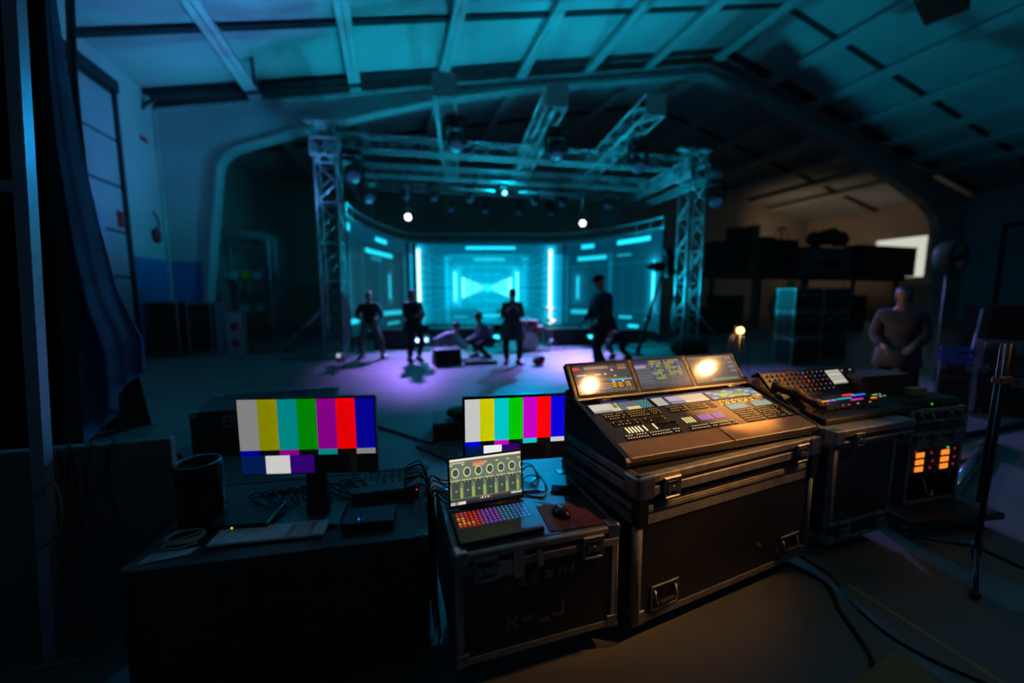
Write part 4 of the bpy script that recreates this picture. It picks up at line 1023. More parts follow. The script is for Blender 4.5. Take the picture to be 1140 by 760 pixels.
# ================================================================ THE STAGE
ANG = R(-6.48); SC, SS = math.cos(ANG), math.sin(ANG)
def ST(u, v, z=0.0): return V((3.633+u*SC-v*SS, 10.628+u*SS+v*SC, z))
def truss(label, p0, p1, w=0.30, bay=0.5, group=None, name='truss', r=0.023, plates=True, h=None, roll=0.0):
    """four chords with zig-zag lacing between p0 and p1; h is the other side of the section"""
    p0, p1 = V(p0), V(p1); d = p1-p0; Ln = d.length; h = h or w
    t = thing(name, label, 'truss', p0, 0, group)
    x = d.normalized(); up = V((0, 0, 1)) if abs(x.z) < 0.9 else V((SS*-1, SC, 0))
    y = up.cross(x).normalized(); z = x.cross(y)
    Mr = Matrix((x, y, z)).transposed(); t.rotation_euler = Mr.to_euler()
    a, b = w/2, h/2
    cs = [(-a, -b), (a, -b), (a, b), (-a, b)]
    for c in cs: m = MB(); m.cyl((0, c[0], c[1]), (Ln, c[0], c[1]), r, trussm, 8); m.build('chord', t)
    m = MB(); n_ = max(2, int(round(Ln/bay))); s = Ln/n_
    for q in range(4):
        c0, c1 = cs[q], cs[(q+1) % 4]
        for i in range(n_):
            A, B = (c0, c1) if i % 2 == 0 else (c1, c0)
            m.cyl((i*s, A[0], A[1]), ((i+1)*s, B[0], B[1]), r*0.5, trussm, 5, cap=False)
            if i % 2 == 0: m.cyl((i*s+0.01, c0[0], c0[1]), (i*s+0.01, c1[0], c1[1]), r*0.5, trussm, 5, cap=False)
    m.build('lacing', t)
    if plates:
        for xx in (0.0, Ln):
            m = MB(); m.span((xx-0.008, -a-0.02, -b-0.02), (xx+0.008, a+0.02, b+0.02), trussm); m.build('end_plate', t)
    return t
TG = 'stage roof trusses'
def tower(label, u, v, ht):
    t = truss(label, ST(u, v, 0.03), ST(u, v, ht), 0.50, 0.48, 'stage tower legs', 'truss_tower', 0.024)
    m = MB(); m.span((-0.03, -0.42, -0.42), (0.0, 0.42, 0.42), steel, 0.004); m.build('base_plate', t)
    m = MB()
    for s in (-1, 1):
        for q in (ht-0.85, ht-0.45):
            m.span((q, s*0.31-0.015, -0.31), (q+0.05, s*0.31+0.015, 0.31), trussm, 0.004); m.span((q, -0.31, s*0.31-0.015), (q+0.05, 0.31, s*0.31+0.015), trussm, 0.004)
        for p in (-1, 1): m.cyl((ht-0.85, s*0.31, p*0.31), (ht-0.4, s*0.31, p*0.31), 0.02, trussm, 6)
    m.build('sleeve_block', t)
    m = MB(); m.span((ht, -0.5, -0.12), (ht+0.06, 0.5, 0.12), trussm, 0.004); m.cyl((ht-0.15, 0.25, 0), (ht+0.0, 0.25, 0), 0.05, black, 8); m.build('head_beam', t)
    return t
HT = 5.75
tower('truss tower at the near side of the stage beside the shelving', -5.06, 0, HT)
tower('truss tower on the console side of the stage front', 5.05, 0, HT)
tower('rear truss tower behind the shelving side of the screen', -5.3, 6.6, HT)
tower('rear truss tower behind the console side of the screen', 5.25, 6.3, HT)
# outrigger braces
def brace(label, a, b):
    m = MB(); m.cyl(a, b, 0.035, trussm, 8); m.ball(a, 0.06, steel, 8)
    b = V(b); m.cyl((b.x, b.y, 0.0), (b.x, b.y, 0.03), 0.10, steel, 10); return tag(m.build('brace'), label, 'brace')
brace('diagonal outrigger brace of the tower beside the shelving', ST(-5.33, 0.0, 1.25), ST(-6.75, 0.7, 0.03))
brace('diagonal outrigger brace of the tower on the console side', ST(5.32, 0.0, 1.2), ST(6.6, 0.35, 0.03))
truss('long front roof truss between the two front towers', ST(-4.78, 0, 5.38), ST(4.78, 0, 5.38), 0.30, 0.5, h=0.34)
truss('long middle roof truss behind the front roof truss', ST(-4.7, 2.6, 5.5), ST(4.9, 2.6, 5.5), 0.30, 0.5, h=0.34)
truss('thin rear roof truss above the screen', ST(-4.6, 4.3, 5.45), ST(4.7, 4.3, 5.45), 0.22, 0.5, h=0.22, r=0.02)
truss('side roof truss above the shelving side of the screen', ST(-5.06, 0.3, 5.42), ST(-5.2, 6.3, 5.42), 0.30, 0.5)
truss('side roof truss above the console side of the screen', ST(5.05, 0.3, 5.42), ST(5.2, 6.0, 5.42), 0.30, 0.5)
truss('thin side bar truss carrying the outermost hanging lamp', ST(5.47, -0.55, 4.98), ST(5.3, 4.5, 4.98), 0.16, 0.45, h=0.16, r=0.018)
for lb, u in (('first of the three overhead trusses jutting towards the hall, nearest the shelving side', -2.1), ('middle of the three overhead trusses jutting towards the hall', 0.38), ('overhead truss jutting towards the hall, the one nearest the console side tower', 2.78)):
    truss(lb, ST(u-0.1, -1.95, 6.0), ST(u+0.25, 4.3, 6.0), 0.46, 0.48, h=0.46, r=0.022)
# plan of the curved LED wall (stage coordinates)
plan = [(-4.88, 1.0), (-4.82, 2.1), (-4.62, 3.3), (-4.25, 4.6), (-3.85, 5.6), (-3.3, 6.15), (-1.5, 5.95), (0.5, 5.62), (2.4, 5.30), (2.95, 4.98), (3.65, 4.1), (4.25, 3.0), (4.65, 2.0), (4.82, 1.1)]
path = arc([(a, b, 0) for a, b in plan], 13*8)
acc = [0.0]
for a, b in zip(path, path[1:]): acc.append(acc[-1]+(b-a).length)
STOT = acc[-1]
def PL(s):
    s = max(0, min(STOT-1e-6, s))
    for i in range(len(acc)-1):
        if acc[i+1] >= s:
            f = (s-acc[i])/(acc[i+1]-acc[i]+1e-9); return path[i].lerp(path[i+1], f)
    return path[-1]
ZL0, ZL1 = 0.38, 3.72
def pxof(p):
    q = p-EYE; return 570+CF*q.dot(RGT)/q.dot(FWD), 380-CF*q.dot(UPV)/q.dot(FWD)
_tab = [(pxof(ST(PL(STOT*i/200).x, PL(STOT*i/200).y, 2.0))[0], STOT*i/200) for i in range(201)]
def sx(px):
    for (a, s), (b, t) in zip(_tab, _tab[1:]):
        if a <= px <= b: return s+(t-s)*(px-a)/(b-a)
    return 0 if px < _tab[0][0] else STOT
# picture on the wall: a mirrored light tunnel (positions in metres along the wall)
S0 = sx(542); ZC = 1.92
BL, BR_ = sx(466.5), sx(613)
bars_ = [(BL, 0.34, 3.52, 0.11, (225, 255, 255), 1.0), (BR_, 0.34, 3.52, 0.11, (225, 255, 255), 1.0), (sx(507), 1.35, 2.55, 0.06, (120, 250, 255), 0.7), (sx(575.5), 1.35, 2.55, 0.06, (120, 250, 255), 0.7),
         (sx(434), 1.45, 2.35, 0.09, (20, 215, 225), 0.5), (sx(643.5), 1.45, 2.35, 0.08, (20, 215, 225), 0.5), (sx(727.5), 1.15, 2.75, 0.11, (60, 245, 255), 0.8), (sx(389), 1.2, 2.7, 0.10, (10, 120, 140), 0.3)]
segs = [(519, 574, 3.50, 3.64, (25, 205, 220)), (376, 392, 3.42, 3.60, (25, 190, 205)), (420, 432, 3.45, 3.60, (25, 190, 205)), (686, 722, 3.44, 3.60, (25, 200, 215)), (646, 660, 3.46, 3.6, (25, 190, 205)),
        (527, 562, 3.05, 3.15, (20, 165, 180)), (408, 438, 2.98, 3.12, (20, 175, 185)), (414, 426, 2.82, 2.90, (15, 130, 140)), (642, 674, 3.0, 3.12, (20, 175, 185)), (686, 702, 3.02, 3.10, (20, 140, 150)), (495, 505, 3.08, 3.15, (20, 140, 150)), (580, 590, 3.08, 3.15, (20, 140, 150)),
        (528, 561, 0.68, 0.80, (20, 175, 190)), (424, 446, 0.86, 1.0, (20, 150, 160)), (636, 662, 0.86, 1.0, (20, 150, 160)), (690, 704, 0.72, 0.84, (20, 150, 160)), (380, 398, 0.75, 0.88, (20, 170, 180)), (700, 712, 0.42, 0.52, (30, 190, 200)), (430, 444, 0.5, 0.6, (20, 130, 140)), (505, 520, 0.66, 0.74, (15, 120, 130)), (566, 590, 0.66, 0.74, (15, 120, 130))]
segs = [(sx(a), sx(b), c, d, e) for a, b, c, d, e in segs]
posts = [sx(p) for p in (424, 451, 498, 584, 631, 679, 404)]
def led(u, w):
    s = u*STOT; z = ZL0+w*(ZL1-ZL0); X = s-S0; Zr = z-ZC
    inn = BL-0.18 < s < BR_+0.18
    c = [0, 30, 40]
    if inn:
        c = [0, 72, 88]
        r = math.hypot(X, Zr*1.1); a = abs(math.atan2(Zr, X)); a = min(a, math.pi-a)
        g = max(0, 1-r/3.2); c = [0, 62+95*g, 78+98*g]
        if a > 1.02: c = [c[0], c[1]*0.78+0.35*70, c[2]*0.78+0.35*75]
        if (a*9) % 1 < 0.35: c = [q*0.82 for q in c]
        for k in (0.75, 1.25, 1.85, 2.6):
            e = max(abs(X)/1.28, abs(Zr)); 
            if abs(e-k*0.72) < 0.035: c = [c[0], c[1]+16, c[2]+18]
        if abs(X) < 1.02 and abs(Zr) < abs(X)*0.40+0.03:
            q = (abs(X)*7) % 1; c = [70, 225, 225] if q < 0.62 else [15, 160, 170]
            if abs(X) > 0.9: c = [110, 250, 250]
        if abs(X) < 0.10 and abs(Zr) < 0.16: c = [20, 190, 200]
        if 0.55 < z < 1.05 and abs(X) > 0.4: c = [0, 85, 100]
    else:
        if 0.95 < z < 2.9 and ((s-S0)*1.7) % 1 < 0.5: c = [0, 34, 45]
        if s > BR_: c = [0, c[1]+14, c[2]+16]
    if (BL-0.62 < s < BL-0.05 or BR_+0.05 < s < BR_+0.62) and z < 3.55: c = [0, 95, 118]
    if z > 3.32: c = [0, 42, 58] if not inn else [0, 70, 88]
    if z > 3.66: c = [0, 60, 80]
    if 2.74 < z < 2.80 or 1.02 < z < 1.08: c = [c[0], c[1]+18, c[2]+20]
    for p in posts:
        if abs(s-p) < 0.06 and 0.5 < z < 3.2: c = [c[0], c[1]+30, c[2]+34]
    for a, b, z0, z1, e in segs:
        if a < s < b and z0 < z < z1: c = list(e)
    for sb, z0, z1, wd, e, gl in bars_:
        dx = abs(s-sb); dz = max(0, z0-z, z-z1); dd = math.hypot(max(0, dx-wd/2), dz)
        if dx < wd/2 and dz == 0: c = list(e)
        else:
            q = gl*math.exp(-dd/0.16); c = [c[0]+20*q, c[1]+125*q, c[2]+130*q]
    c = [c[0], c[1], c[2]*1.08]
    return [max(0, min(255, q)) for q in c]
lw = thing('screen_wall', 'curved glowing cyan screen wall showing a light tunnel at the back of the stage', 'screen wall')
ledm = screen_mat('led_pixels', 1.9, 0.5, 0.2)
grid_screen('display', lw, lambda u, w: ST(PL(u*STOT).x, PL(u*STOT).y, ZL0+w*(ZL1-ZL0)), 300, 64, led, ledm)
m = MB()
N = 52
for i in range(N):
    for s in (0.045,):
        a, b = PL(STOT*i/N), PL(STOT*(i+1)/N); n_ = V((-(b-a).y, (b-a).x, 0)).normalized()
        q = [ST(a.x+n_.x*0.012, a.y+n_.y*0.012), ST(b.x+n_.x*0.012, b.y+n_.y*0.012), ST(b.x+n_.x*0.10, b.y+n_.y*0.10), ST(a.x+n_.x*0.10, a.y+n_.y*0.10)]
        m.prism([(p.x, p.y) for p in q], 2, ZL0-0.01, ZL1+0.01, black)
m.build('back_panel', lw)
m = MB()
for zz in (3.80, 4.12):
    m.tube([ST(PL(STOT*i/N).x, PL(STOT*i/N).y, zz) for i in range(N+1)], 0.03, trussm, 6)
for i in range(0, N+1, 2):
    a = PL(STOT*i/N); m.cyl(ST(a.x, a.y, 3.72), ST(a.x, a.y, 4.12), 0.016, trussm, 6)
m.build('curved_top_rail', lw)
m = MB()
for i in range(0, N+1, 4):
    a = PL(STOT*i/N); m.cyl(ST(a.x, a.y, 0), ST(a.x, a.y, ZL0), 0.05, black, 8)
m.build('ground_support', lw)
# stage risers in front of the screen
def riser(label, u0, u1, v0, v1, h):
    m = MB(); q = [ST(u0, v0), ST(u1, v0), ST(u1, v1), ST(u0, v1)]
    m.prism([(p.x, p.y) for p in q], 2, 0, h, black); q = [ST(u0-.03, v0-.03), ST(u1+.03, v0-.03), ST(u1+.03, v1+.03), ST(u0-.03, v1+.03)]
    m.prism([(p.x, p.y) for p in q], 2, h, h+0.04, blackp); return tag(m.build('riser'), label, 'riser')
riser('low black riser between the drum kit and the walking person', 0.9, 2.9, 1.0, 2.0, 0.5)
riser('low black riser behind the crouching people', -2.7, -0.7, 1.7, 2.7, 0.5)
riser('low black riser at the shelving side of the screen', -4.3, -3.1, 1.0, 1.9, 0.55)
riser('low black riser by the tower on the console side', 3.3, 4.4, 1.2, 2.0, 0.42)

# ---- hanging lamps
lens_dim = emis('lamp_lens_dim', rgb(12, 34, 70), 1.0)
def moving_head(label, loc, rz=0.0, tilt=20, lensm=None, s=1.0, group=None, drop=0.0):
    t = thing('moving_head_light', label, 'stage lamp', loc, rz, group)
    m = MB(); m.span((-0.19*s, -0.14*s, -0.10*s), (0.19*s, 0.14*s, 0.06*s), black, 0.03*s); m.cyl((0, 0, 0.06*s), (0, 0, 0.14*s+drop), 0.03*s, steel, 8); m.build('base', t)
    m = MB()
    for q in (-1, 1): m.prism([(-0.06*s, -0.10*s), (0.06*s, -0.10*s), (0.05*s, -0.42*s), (-0.05*s, -0.42*s)], 0, q*0.20*s-0.025*s, q*0.20*s+0.025*s, black)
    m.span((-0.22*s, -0.07*s, -0.14*s), (0.22*s, 0.07*s, -0.09*s), black, 0.01); m.build('yoke', t)
    M = Matrix.Translation((0, 0, -0.38*s)) @ Matrix.Rotation(R(180-tilt), 4, 'X')
    m = MB(); m.lathe([(0, -0.20*s), (0.09*s, -0.19*s), (0.13*s, -0.12*s), (0.15*s, 0.02*s), (0.145*s, 0.16*s), (0.12*s, 0.17*s)], black, 18, M); o = m.build('head', t)
    m = MB(); m.lathe([(0.125*s, 0.165*s), (0.08*s, 0.18*s), (0, 0.185*s)], lensm or lens_dim, 18, M); m.build('lens', o)
    return t
moving_head('black moving head lamp hanging beside the front tower near the shelving', ST(-4.45, -0.25, 5.05), 0.2, 50, s=1.25)
moving_head('smaller black lamp hanging below the lamp beside the front tower', ST(-4.2, 0.3, 4.55), 0.4, 60, s=1.0)
moving_head('black moving head lamp under the end of the overhead truss nearest the shelving', ST(-1.95, -0.9, 5.75), 0.1, 40, s=1.3)
moving_head('black moving head lamp with a blue lens under the middle overhead truss', ST(0.62, -0.75, 5.75), -0.1, 35, s=1.3)
moving_head('black moving head lamp under the overhead truss nearest the console side', ST(2.95, -0.6, 5.6), -0.2, 45, s=1.25)
moving_head('black lamp hanging outside the console side tower under the thin bar', ST(5.45, -0.5, 4.78), -0.4, 50, s=1.2)
white_l = emis('lamp_lens_white', rgb(235, 225, 255), 6.0); cyan_l = emis('lamp_lens_cyan', rgb(150, 240, 250), 3.0)
def aim(o, d): o.rotation_euler = V(d).to_track_quat('-Z', 'Y').to_euler()
moving_head('bright white blue lamp shining from the roof truss on the shelving side', ST(-3.35, 2.6, 4.42), 0.15, 75, white_l, 0.8, None, 0.78)
moving_head('bright white blue lamp shining from the roof truss on the console side', ST(2.6, 2.6, 4.42), -0.3, 75, white_l, 0.8, None, 0.78)
moving_head('small cyan lamp at the middle of the roof truss', ST(-0.17, 2.6, 5.22), 0, 75, cyan_l, 0.55)
for k, (u, v) in enumerate(((-3.4, 2.8), (-2.5, 2.8), (-1.3, 2.8), (0.9, 2.8), (1.9, 2.8), (3.6, 2.8), (-1.9, 4.5), (-0.6, 4.5), (0.7, 4.5), (2.0, 4.5))):
    o = moving_head(None, ST(u, v, 5.19 if v < 3 else 5.205), 0.3*math.sin(k*2.3), 10+15*hsh(k), s=0.85)
    o['label'] = 'dark moving head lamp in the hanging row under the %s roof truss' % ('middle' if v < 3 else 'rear'); o['group'] = 'dark lamps under the %s roof truss' % ('middle' if v < 3 else 'rear')
# light bars glowing faintly cyan under the middle truss
for k, (u0, u1) in enumerate(((-1.9, -0.5), (0.35, 2.4))):
    m = MB(); m.cyl(ST(u0, 2.55, 5.05), ST(u1, 2.55, 5.05), 0.035, trussm, 8)
    for q in (0.15, 0.85):
        p = ST(u0+(u1-u0)*q, 2.55, 5.05); m.cyl(p, (p.x, p.y, 5.35), 0.015, black, 6)
    tag(m.build('pipe'), ('short' if k == 0 else 'long')+' pale pipe hanging under the middle roof truss', 'pipe')

# ---- drum kit
red_d = mat('red_drum', (0.35, 0.02, 0.03), 0.25, var=0.1); head_d = mat('drum_head', (0.55, 0.55, 0.5), 0.5); brass = mat('cymbal', (0.5, 0.38, 0.16), 0.25, 0.9)
D0 = ST(-0.05, 0.1)
dk = thing('drum_kit', 'red drum kit with a pale bass drum behind the standing person', 'drum kit', D0, ANG)
Mx = Matrix.Translation((0.15, 0, 0.285)) @ Matrix.Rotation(R(90), 4, 'X')
m = MB(); m.lathe([(0.27, -0.2), (0.285, -0.2), (0.285, 0.2), (0.27, 0.2)], red_d, 28, Mx); m.lathe([(0, 0.19), (0.27, 0.19)], head_d, 28, Mx); m.lathe([(0, -0.19), (0.27, -0.19)], head_d, 28, Mx); m.build('bass_drum', dk)
for nm, x, y, z, r, hh in (('tom', -0.02, 0.05, 0.68, 0.14, 0.2), ('tom', 0.30, 0.05, 0.68, 0.15, 0.2), ('floor_tom', -0.38, 0.25, 0.30, 0.19, 0.38), ('snare_drum', 0.55, 0.35, 0.55, 0.17, 0.13)):
    m = MB(); M = Matrix.Translation((x, y, z)); m.lathe([(0, hh), (r, hh), (r+0.008, hh), (r, 0), (0, 0)], red_d, 20, M); m.lathe([(0, hh+0.002), (r-0.01, hh+0.002)], head_d, 20, M)
    o = m.build(nm, dk); m = MB()
    for k in range(3):
        a = k*2.09+0.3; m.cyl((x+r*0.9*math.cos(a), y+r*0.9*math.sin(a), z+0.05), (x+r*1.0*math.cos(a), y+r*1.0*math.sin(a), 0.0) if z < 0.6 else (0.15+0.05*math.cos(a), y, 0.56), 0.012, steel, 6)
    m.build('stand', o)
for x, y, z in ((-0.55, 0.0, 1.15), (0.75, -0.05, 1.2), (0.95, 0.3, 0.85)):
    m = MB(); m.lathe([(0, 0.02), (0.04, 0.018), (0.21, 0), (0.2, -0.004), (0.04, 0.012), (0, 0.012)], brass, 22, Matrix.Translation((x, y, z)) @ Matrix.Rotation(R(12), 4, 'X')); o = m.build('cymbal', dk)
    m = MB(); m.cyl((x, y, 0.25), (x, y, z), 0.012, steel, 6)
    for k in range(3): a = k*2.09; m.cyl((x, y, 0.3), (x+0.25*math.cos(a), y+0.25*math.sin(a), 0.01), 0.01, steel, 6)
    m.build('stand', o)
# ---- things on the stage floor
t = thing('stage_monitor', 'black wedge speaker on the floor in front of the crouching people', 'speaker', ST(-2.25, -1.9), ANG+0.2)
m = MB(); m.prism([(-0.18, 0), (0.24, 0), (0.24, 0.16), (0.05, 0.40), (-0.12, 0.36)], 0, -0.30, 0.30, black); m.build('cabinet', t)
m = MB(); m.prism([(-0.182, 0.03), (-0.186, 0.03), (-0.128, 0.34), (-0.124, 0.34)], 0, -0.27, 0.27, rubber); m.build('grille', t)
t = thing('pedal_case', 'flat black carry case with a handle on the stage floor', 'case', ST(-1.48, -1.95), ANG)
m = MB(); m.span((-0.38, -0.15, 0), (0.38, 0.15, 0.08), black, 0.02); m.build('body', t); m = MB(); m.tube(arc([(-0.15, 0, 0.08), (-0.10, 0, 0.15), (0.0, 0, 0.175), (0.10, 0, 0.15), (0.15, 0, 0.08)], 16), 0.014, steel, 6); m.build('handle', t)
t = thing('red_bag', 'small red bag on the lit floor beside the standing person', 'bag', ST(-0.2, -2.35), ANG)
m = MB(); m.ball((0, 0, 0.10), 0.15, mat('red_cloth', (0.5, 0.03, 0.05), 0.6), 14, (1.0, 0.8, 0.68)); m.build('body', t); m = MB(); m.ball((0.06, -0.04, 0.17), 0.08, cloth_black, 12, (1.1, 0.9, 0.6)); m.build('flap', t)
m = MB(); m.tube(arc([(-0.1, -0.05, 0.15), (-0.05, -0.1, 0.25), (0.06, -0.08, 0.22)], 10), 0.008, mat('white_strap', (0.6, 0.6, 0.6), 0.6), 6); m.build('strap', t)
for k in range(9):
    u0 = -1.0+0.75*k+0.3*hsh(k); v0 = -0.4+0.9*hsh(k, 2)
    p = [ST(u0+0.35*j+0.1*hsh(k, j), v0+0.35*(hsh(k, j, 4)-0.5), 0.014) for j in range(5)]
    m = MB(); m.tube(arc(p, 20), 0.013, cable, 6); o = m.build('cable'); tag(o, 'black cable lying on the stage floor under the screen', 'cable', 'cables on the stage floor')
for k in range(5):
    u0 = -6.3+0.3*k; p = [ST(u0+0.3*j*(1+0.2*hsh(k, 5)), -0.6+0.3*k+0.4*(hsh(k, j, 2)-0.5), 0.016) for j in range(4)]
    m = MB(); m.tube(arc(p, 15), 0.015, cable, 6); o = m.build('cable'); tag(o, 'black cable lying at the foot of the tower beside the shelving', 'cable', 'cables at the tower foot')
t = MB(); t.tube(arc([ST(-4.75, -1.2, 0.02), ST(-4.6, -1.5, 0.10), ST(-4.45, -2.0, 0.02), ST(-4.5, -2.8, 0.02)], 16), 0.018, cable, 6); tag(t.build('cable'), 'black cable rising in a small arch by the stage corner', 'cable')
t = thing('floor_lamp_can', 'small pale floor lamp by the foot of the tower near the shelving', 'lamp', ST(-4.78, -0.85), 0.4)
m = MB(); m.span((-0.1, -0.1, 0), (0.1, 0.1, 0.02), black); m.cyl((0, 0, 0.02), (0, 0, 0.08), 0.02, black, 8); m.build('base', t); m = MB(); m.cyl((0.08, 0.05, 0.09), (-0.08, -0.1, 0.14), 0.06, greyp, 14); o = m.build('can', t); m = MB(); m.cyl((-0.081, -0.101, 0.1405), (-0.084, -0.104, 0.1415), 0.05, emis('floor_lens', rgb(200, 190, 225), 1.0), 14); m.build('lens', o)
# leaning crane arm with its camera, and a heap of cables, by the console side tower
t = thing('camera_crane', 'dark camera crane leaning up beside the tower on the console side', 'camera crane', ST(2.75, -1.35))
P0, P1 = V((0, 0, 0.04)), ST(3.75, -0.75, 2.25)-ST(2.75, -1.35)
m = MB(); m.cyl(P0, P0.lerp(P1, 0.55), 0.055, black, 10); m.cyl(P0.lerp(P1, 0.38), P1, 0.035, blackp, 10); m.span((-0.12, -0.12, 0), (0.12, 0.12, 0.05), black, 0.01); m.build('arm', t)
q = P0.lerp(P1, 0.42); m = MB(); m.ball(tuple(q), 0.09, blackp, 12); m.build('joint', t)
m = MB(); m.span((P1.x-0.35, P1.y-0.12, P1.z-0.02), (P1.x+0.02, P1.y+0.12, P1.z+0.24), black, 0.03); m.cyl((P1.x-0.35, P1.y, P1.z+0.1), (P1.x-0.55, P1.y, P1.z+0.1), 0.07, blackp, 14); m.build('camera', t)
m = MB(); m.span((P1.x+0.1, P1.y-0.1, P1.z-0.15), (P1.x+0.35, P1.y+0.1, P1.z+0.45), black, 0.03); m.ball((P1.x+0.15, P1.y, P1.z+0.55), 0.14, cloth_black, 12); m.tube(arc([(P1.x+0.3, P1.y, P1.z+0.3), (P1.x+0.5, P1.y, P1.z-0.3), (P1.x+0.45, P1.y+0.1, P1.z-1.2), (P1.x+0.5, P1.y, 0.02)], 16), 0.02, cable, 6); m.build('counterweight', t)
t = thing('black_heap', 'heap of dark cloth and cable at the foot of the console side tower', 'heap', ST(4.15, -1.35))
m = MB(); m.ball((0, 0, 0.2), 0.42, cloth_black, 16, (1.1, 0.7, 0.55)); m.ball((0.45, 0.1, 0.14), 0.35, cloth_black, 14, (1.1, 0.8, 0.5))
for v in m.bm.verts: v.co += V((0, 0, 1))*0.05*math.sin(v.co.x*17+v.co.y*9); v.co.z = max(v.co.z, 0)
m.build('cloth', t)
for k in range(5): m = MB(); m.tube(arc([(-0.5+0.2*k, -0.35, 0.02), (-0.3+0.2*k, -0.2, 0.35+0.1*hsh(k)), (0.0+0.15*k, 0.0, 0.5), (0.3+0.1*k, 0.1, 0.2)], 14), 0.018, cable, 6); m.build('cable', t)
# ================================================================ PEOPLE
def skin_mesh(verts, edges, radii, mats_, root=0, sub=1):
    me = bpy.data.meshes.new('tmp'); me.from_pydata([tuple(v) for v in verts], edges, [])
    o = bpy.data.objects.new('tmp', me); COL.objects.link(o)
    md = o.modifiers.new('Skin', 'SKIN'); md.use_smooth_shade = True
    for i, sv in enumerate(me.skin_vertices[0].data):
        r = radii[i]; sv.radius = r if isinstance(r, tuple) else (r, r); sv.use_root = (i == root)
    sb = o.modifiers.new('Sub', 'SUBSURF'); sb.levels = sub; sb.render_levels = sub
    dg = bpy.context.evaluated_depsgraph_get(); ev = o.evaluated_get(dg)
    out = bpy.data.meshes.new_from_object(ev)
    bpy.data.objects.remove(o); bpy.data.meshes.remove(me)
    out.materials.clear()
    for m_ in mats_: out.materials.append(m_)
    for p in out.polygons: p.use_smooth = True; p.material_index = 0
    return out
def ik(a, c, l1, l2, pole):
    a, c, pole = V(a), V(c), V(pole); d = c-a; L_ = min(d.length, (l1+l2)*0.995)
    n_ = d.normalized(); c = a+n_*L_
    x = (l1*l1-l2*l2+L_*L_)/(2*L_); h = math.sqrt(max(0, l1*l1-x*x))
    p = pole-n_*pole.dot(n_); p = p.normalized() if p.length > 1e-4 else V((0, -1, 0))
    return a+n_*x+p*h, c
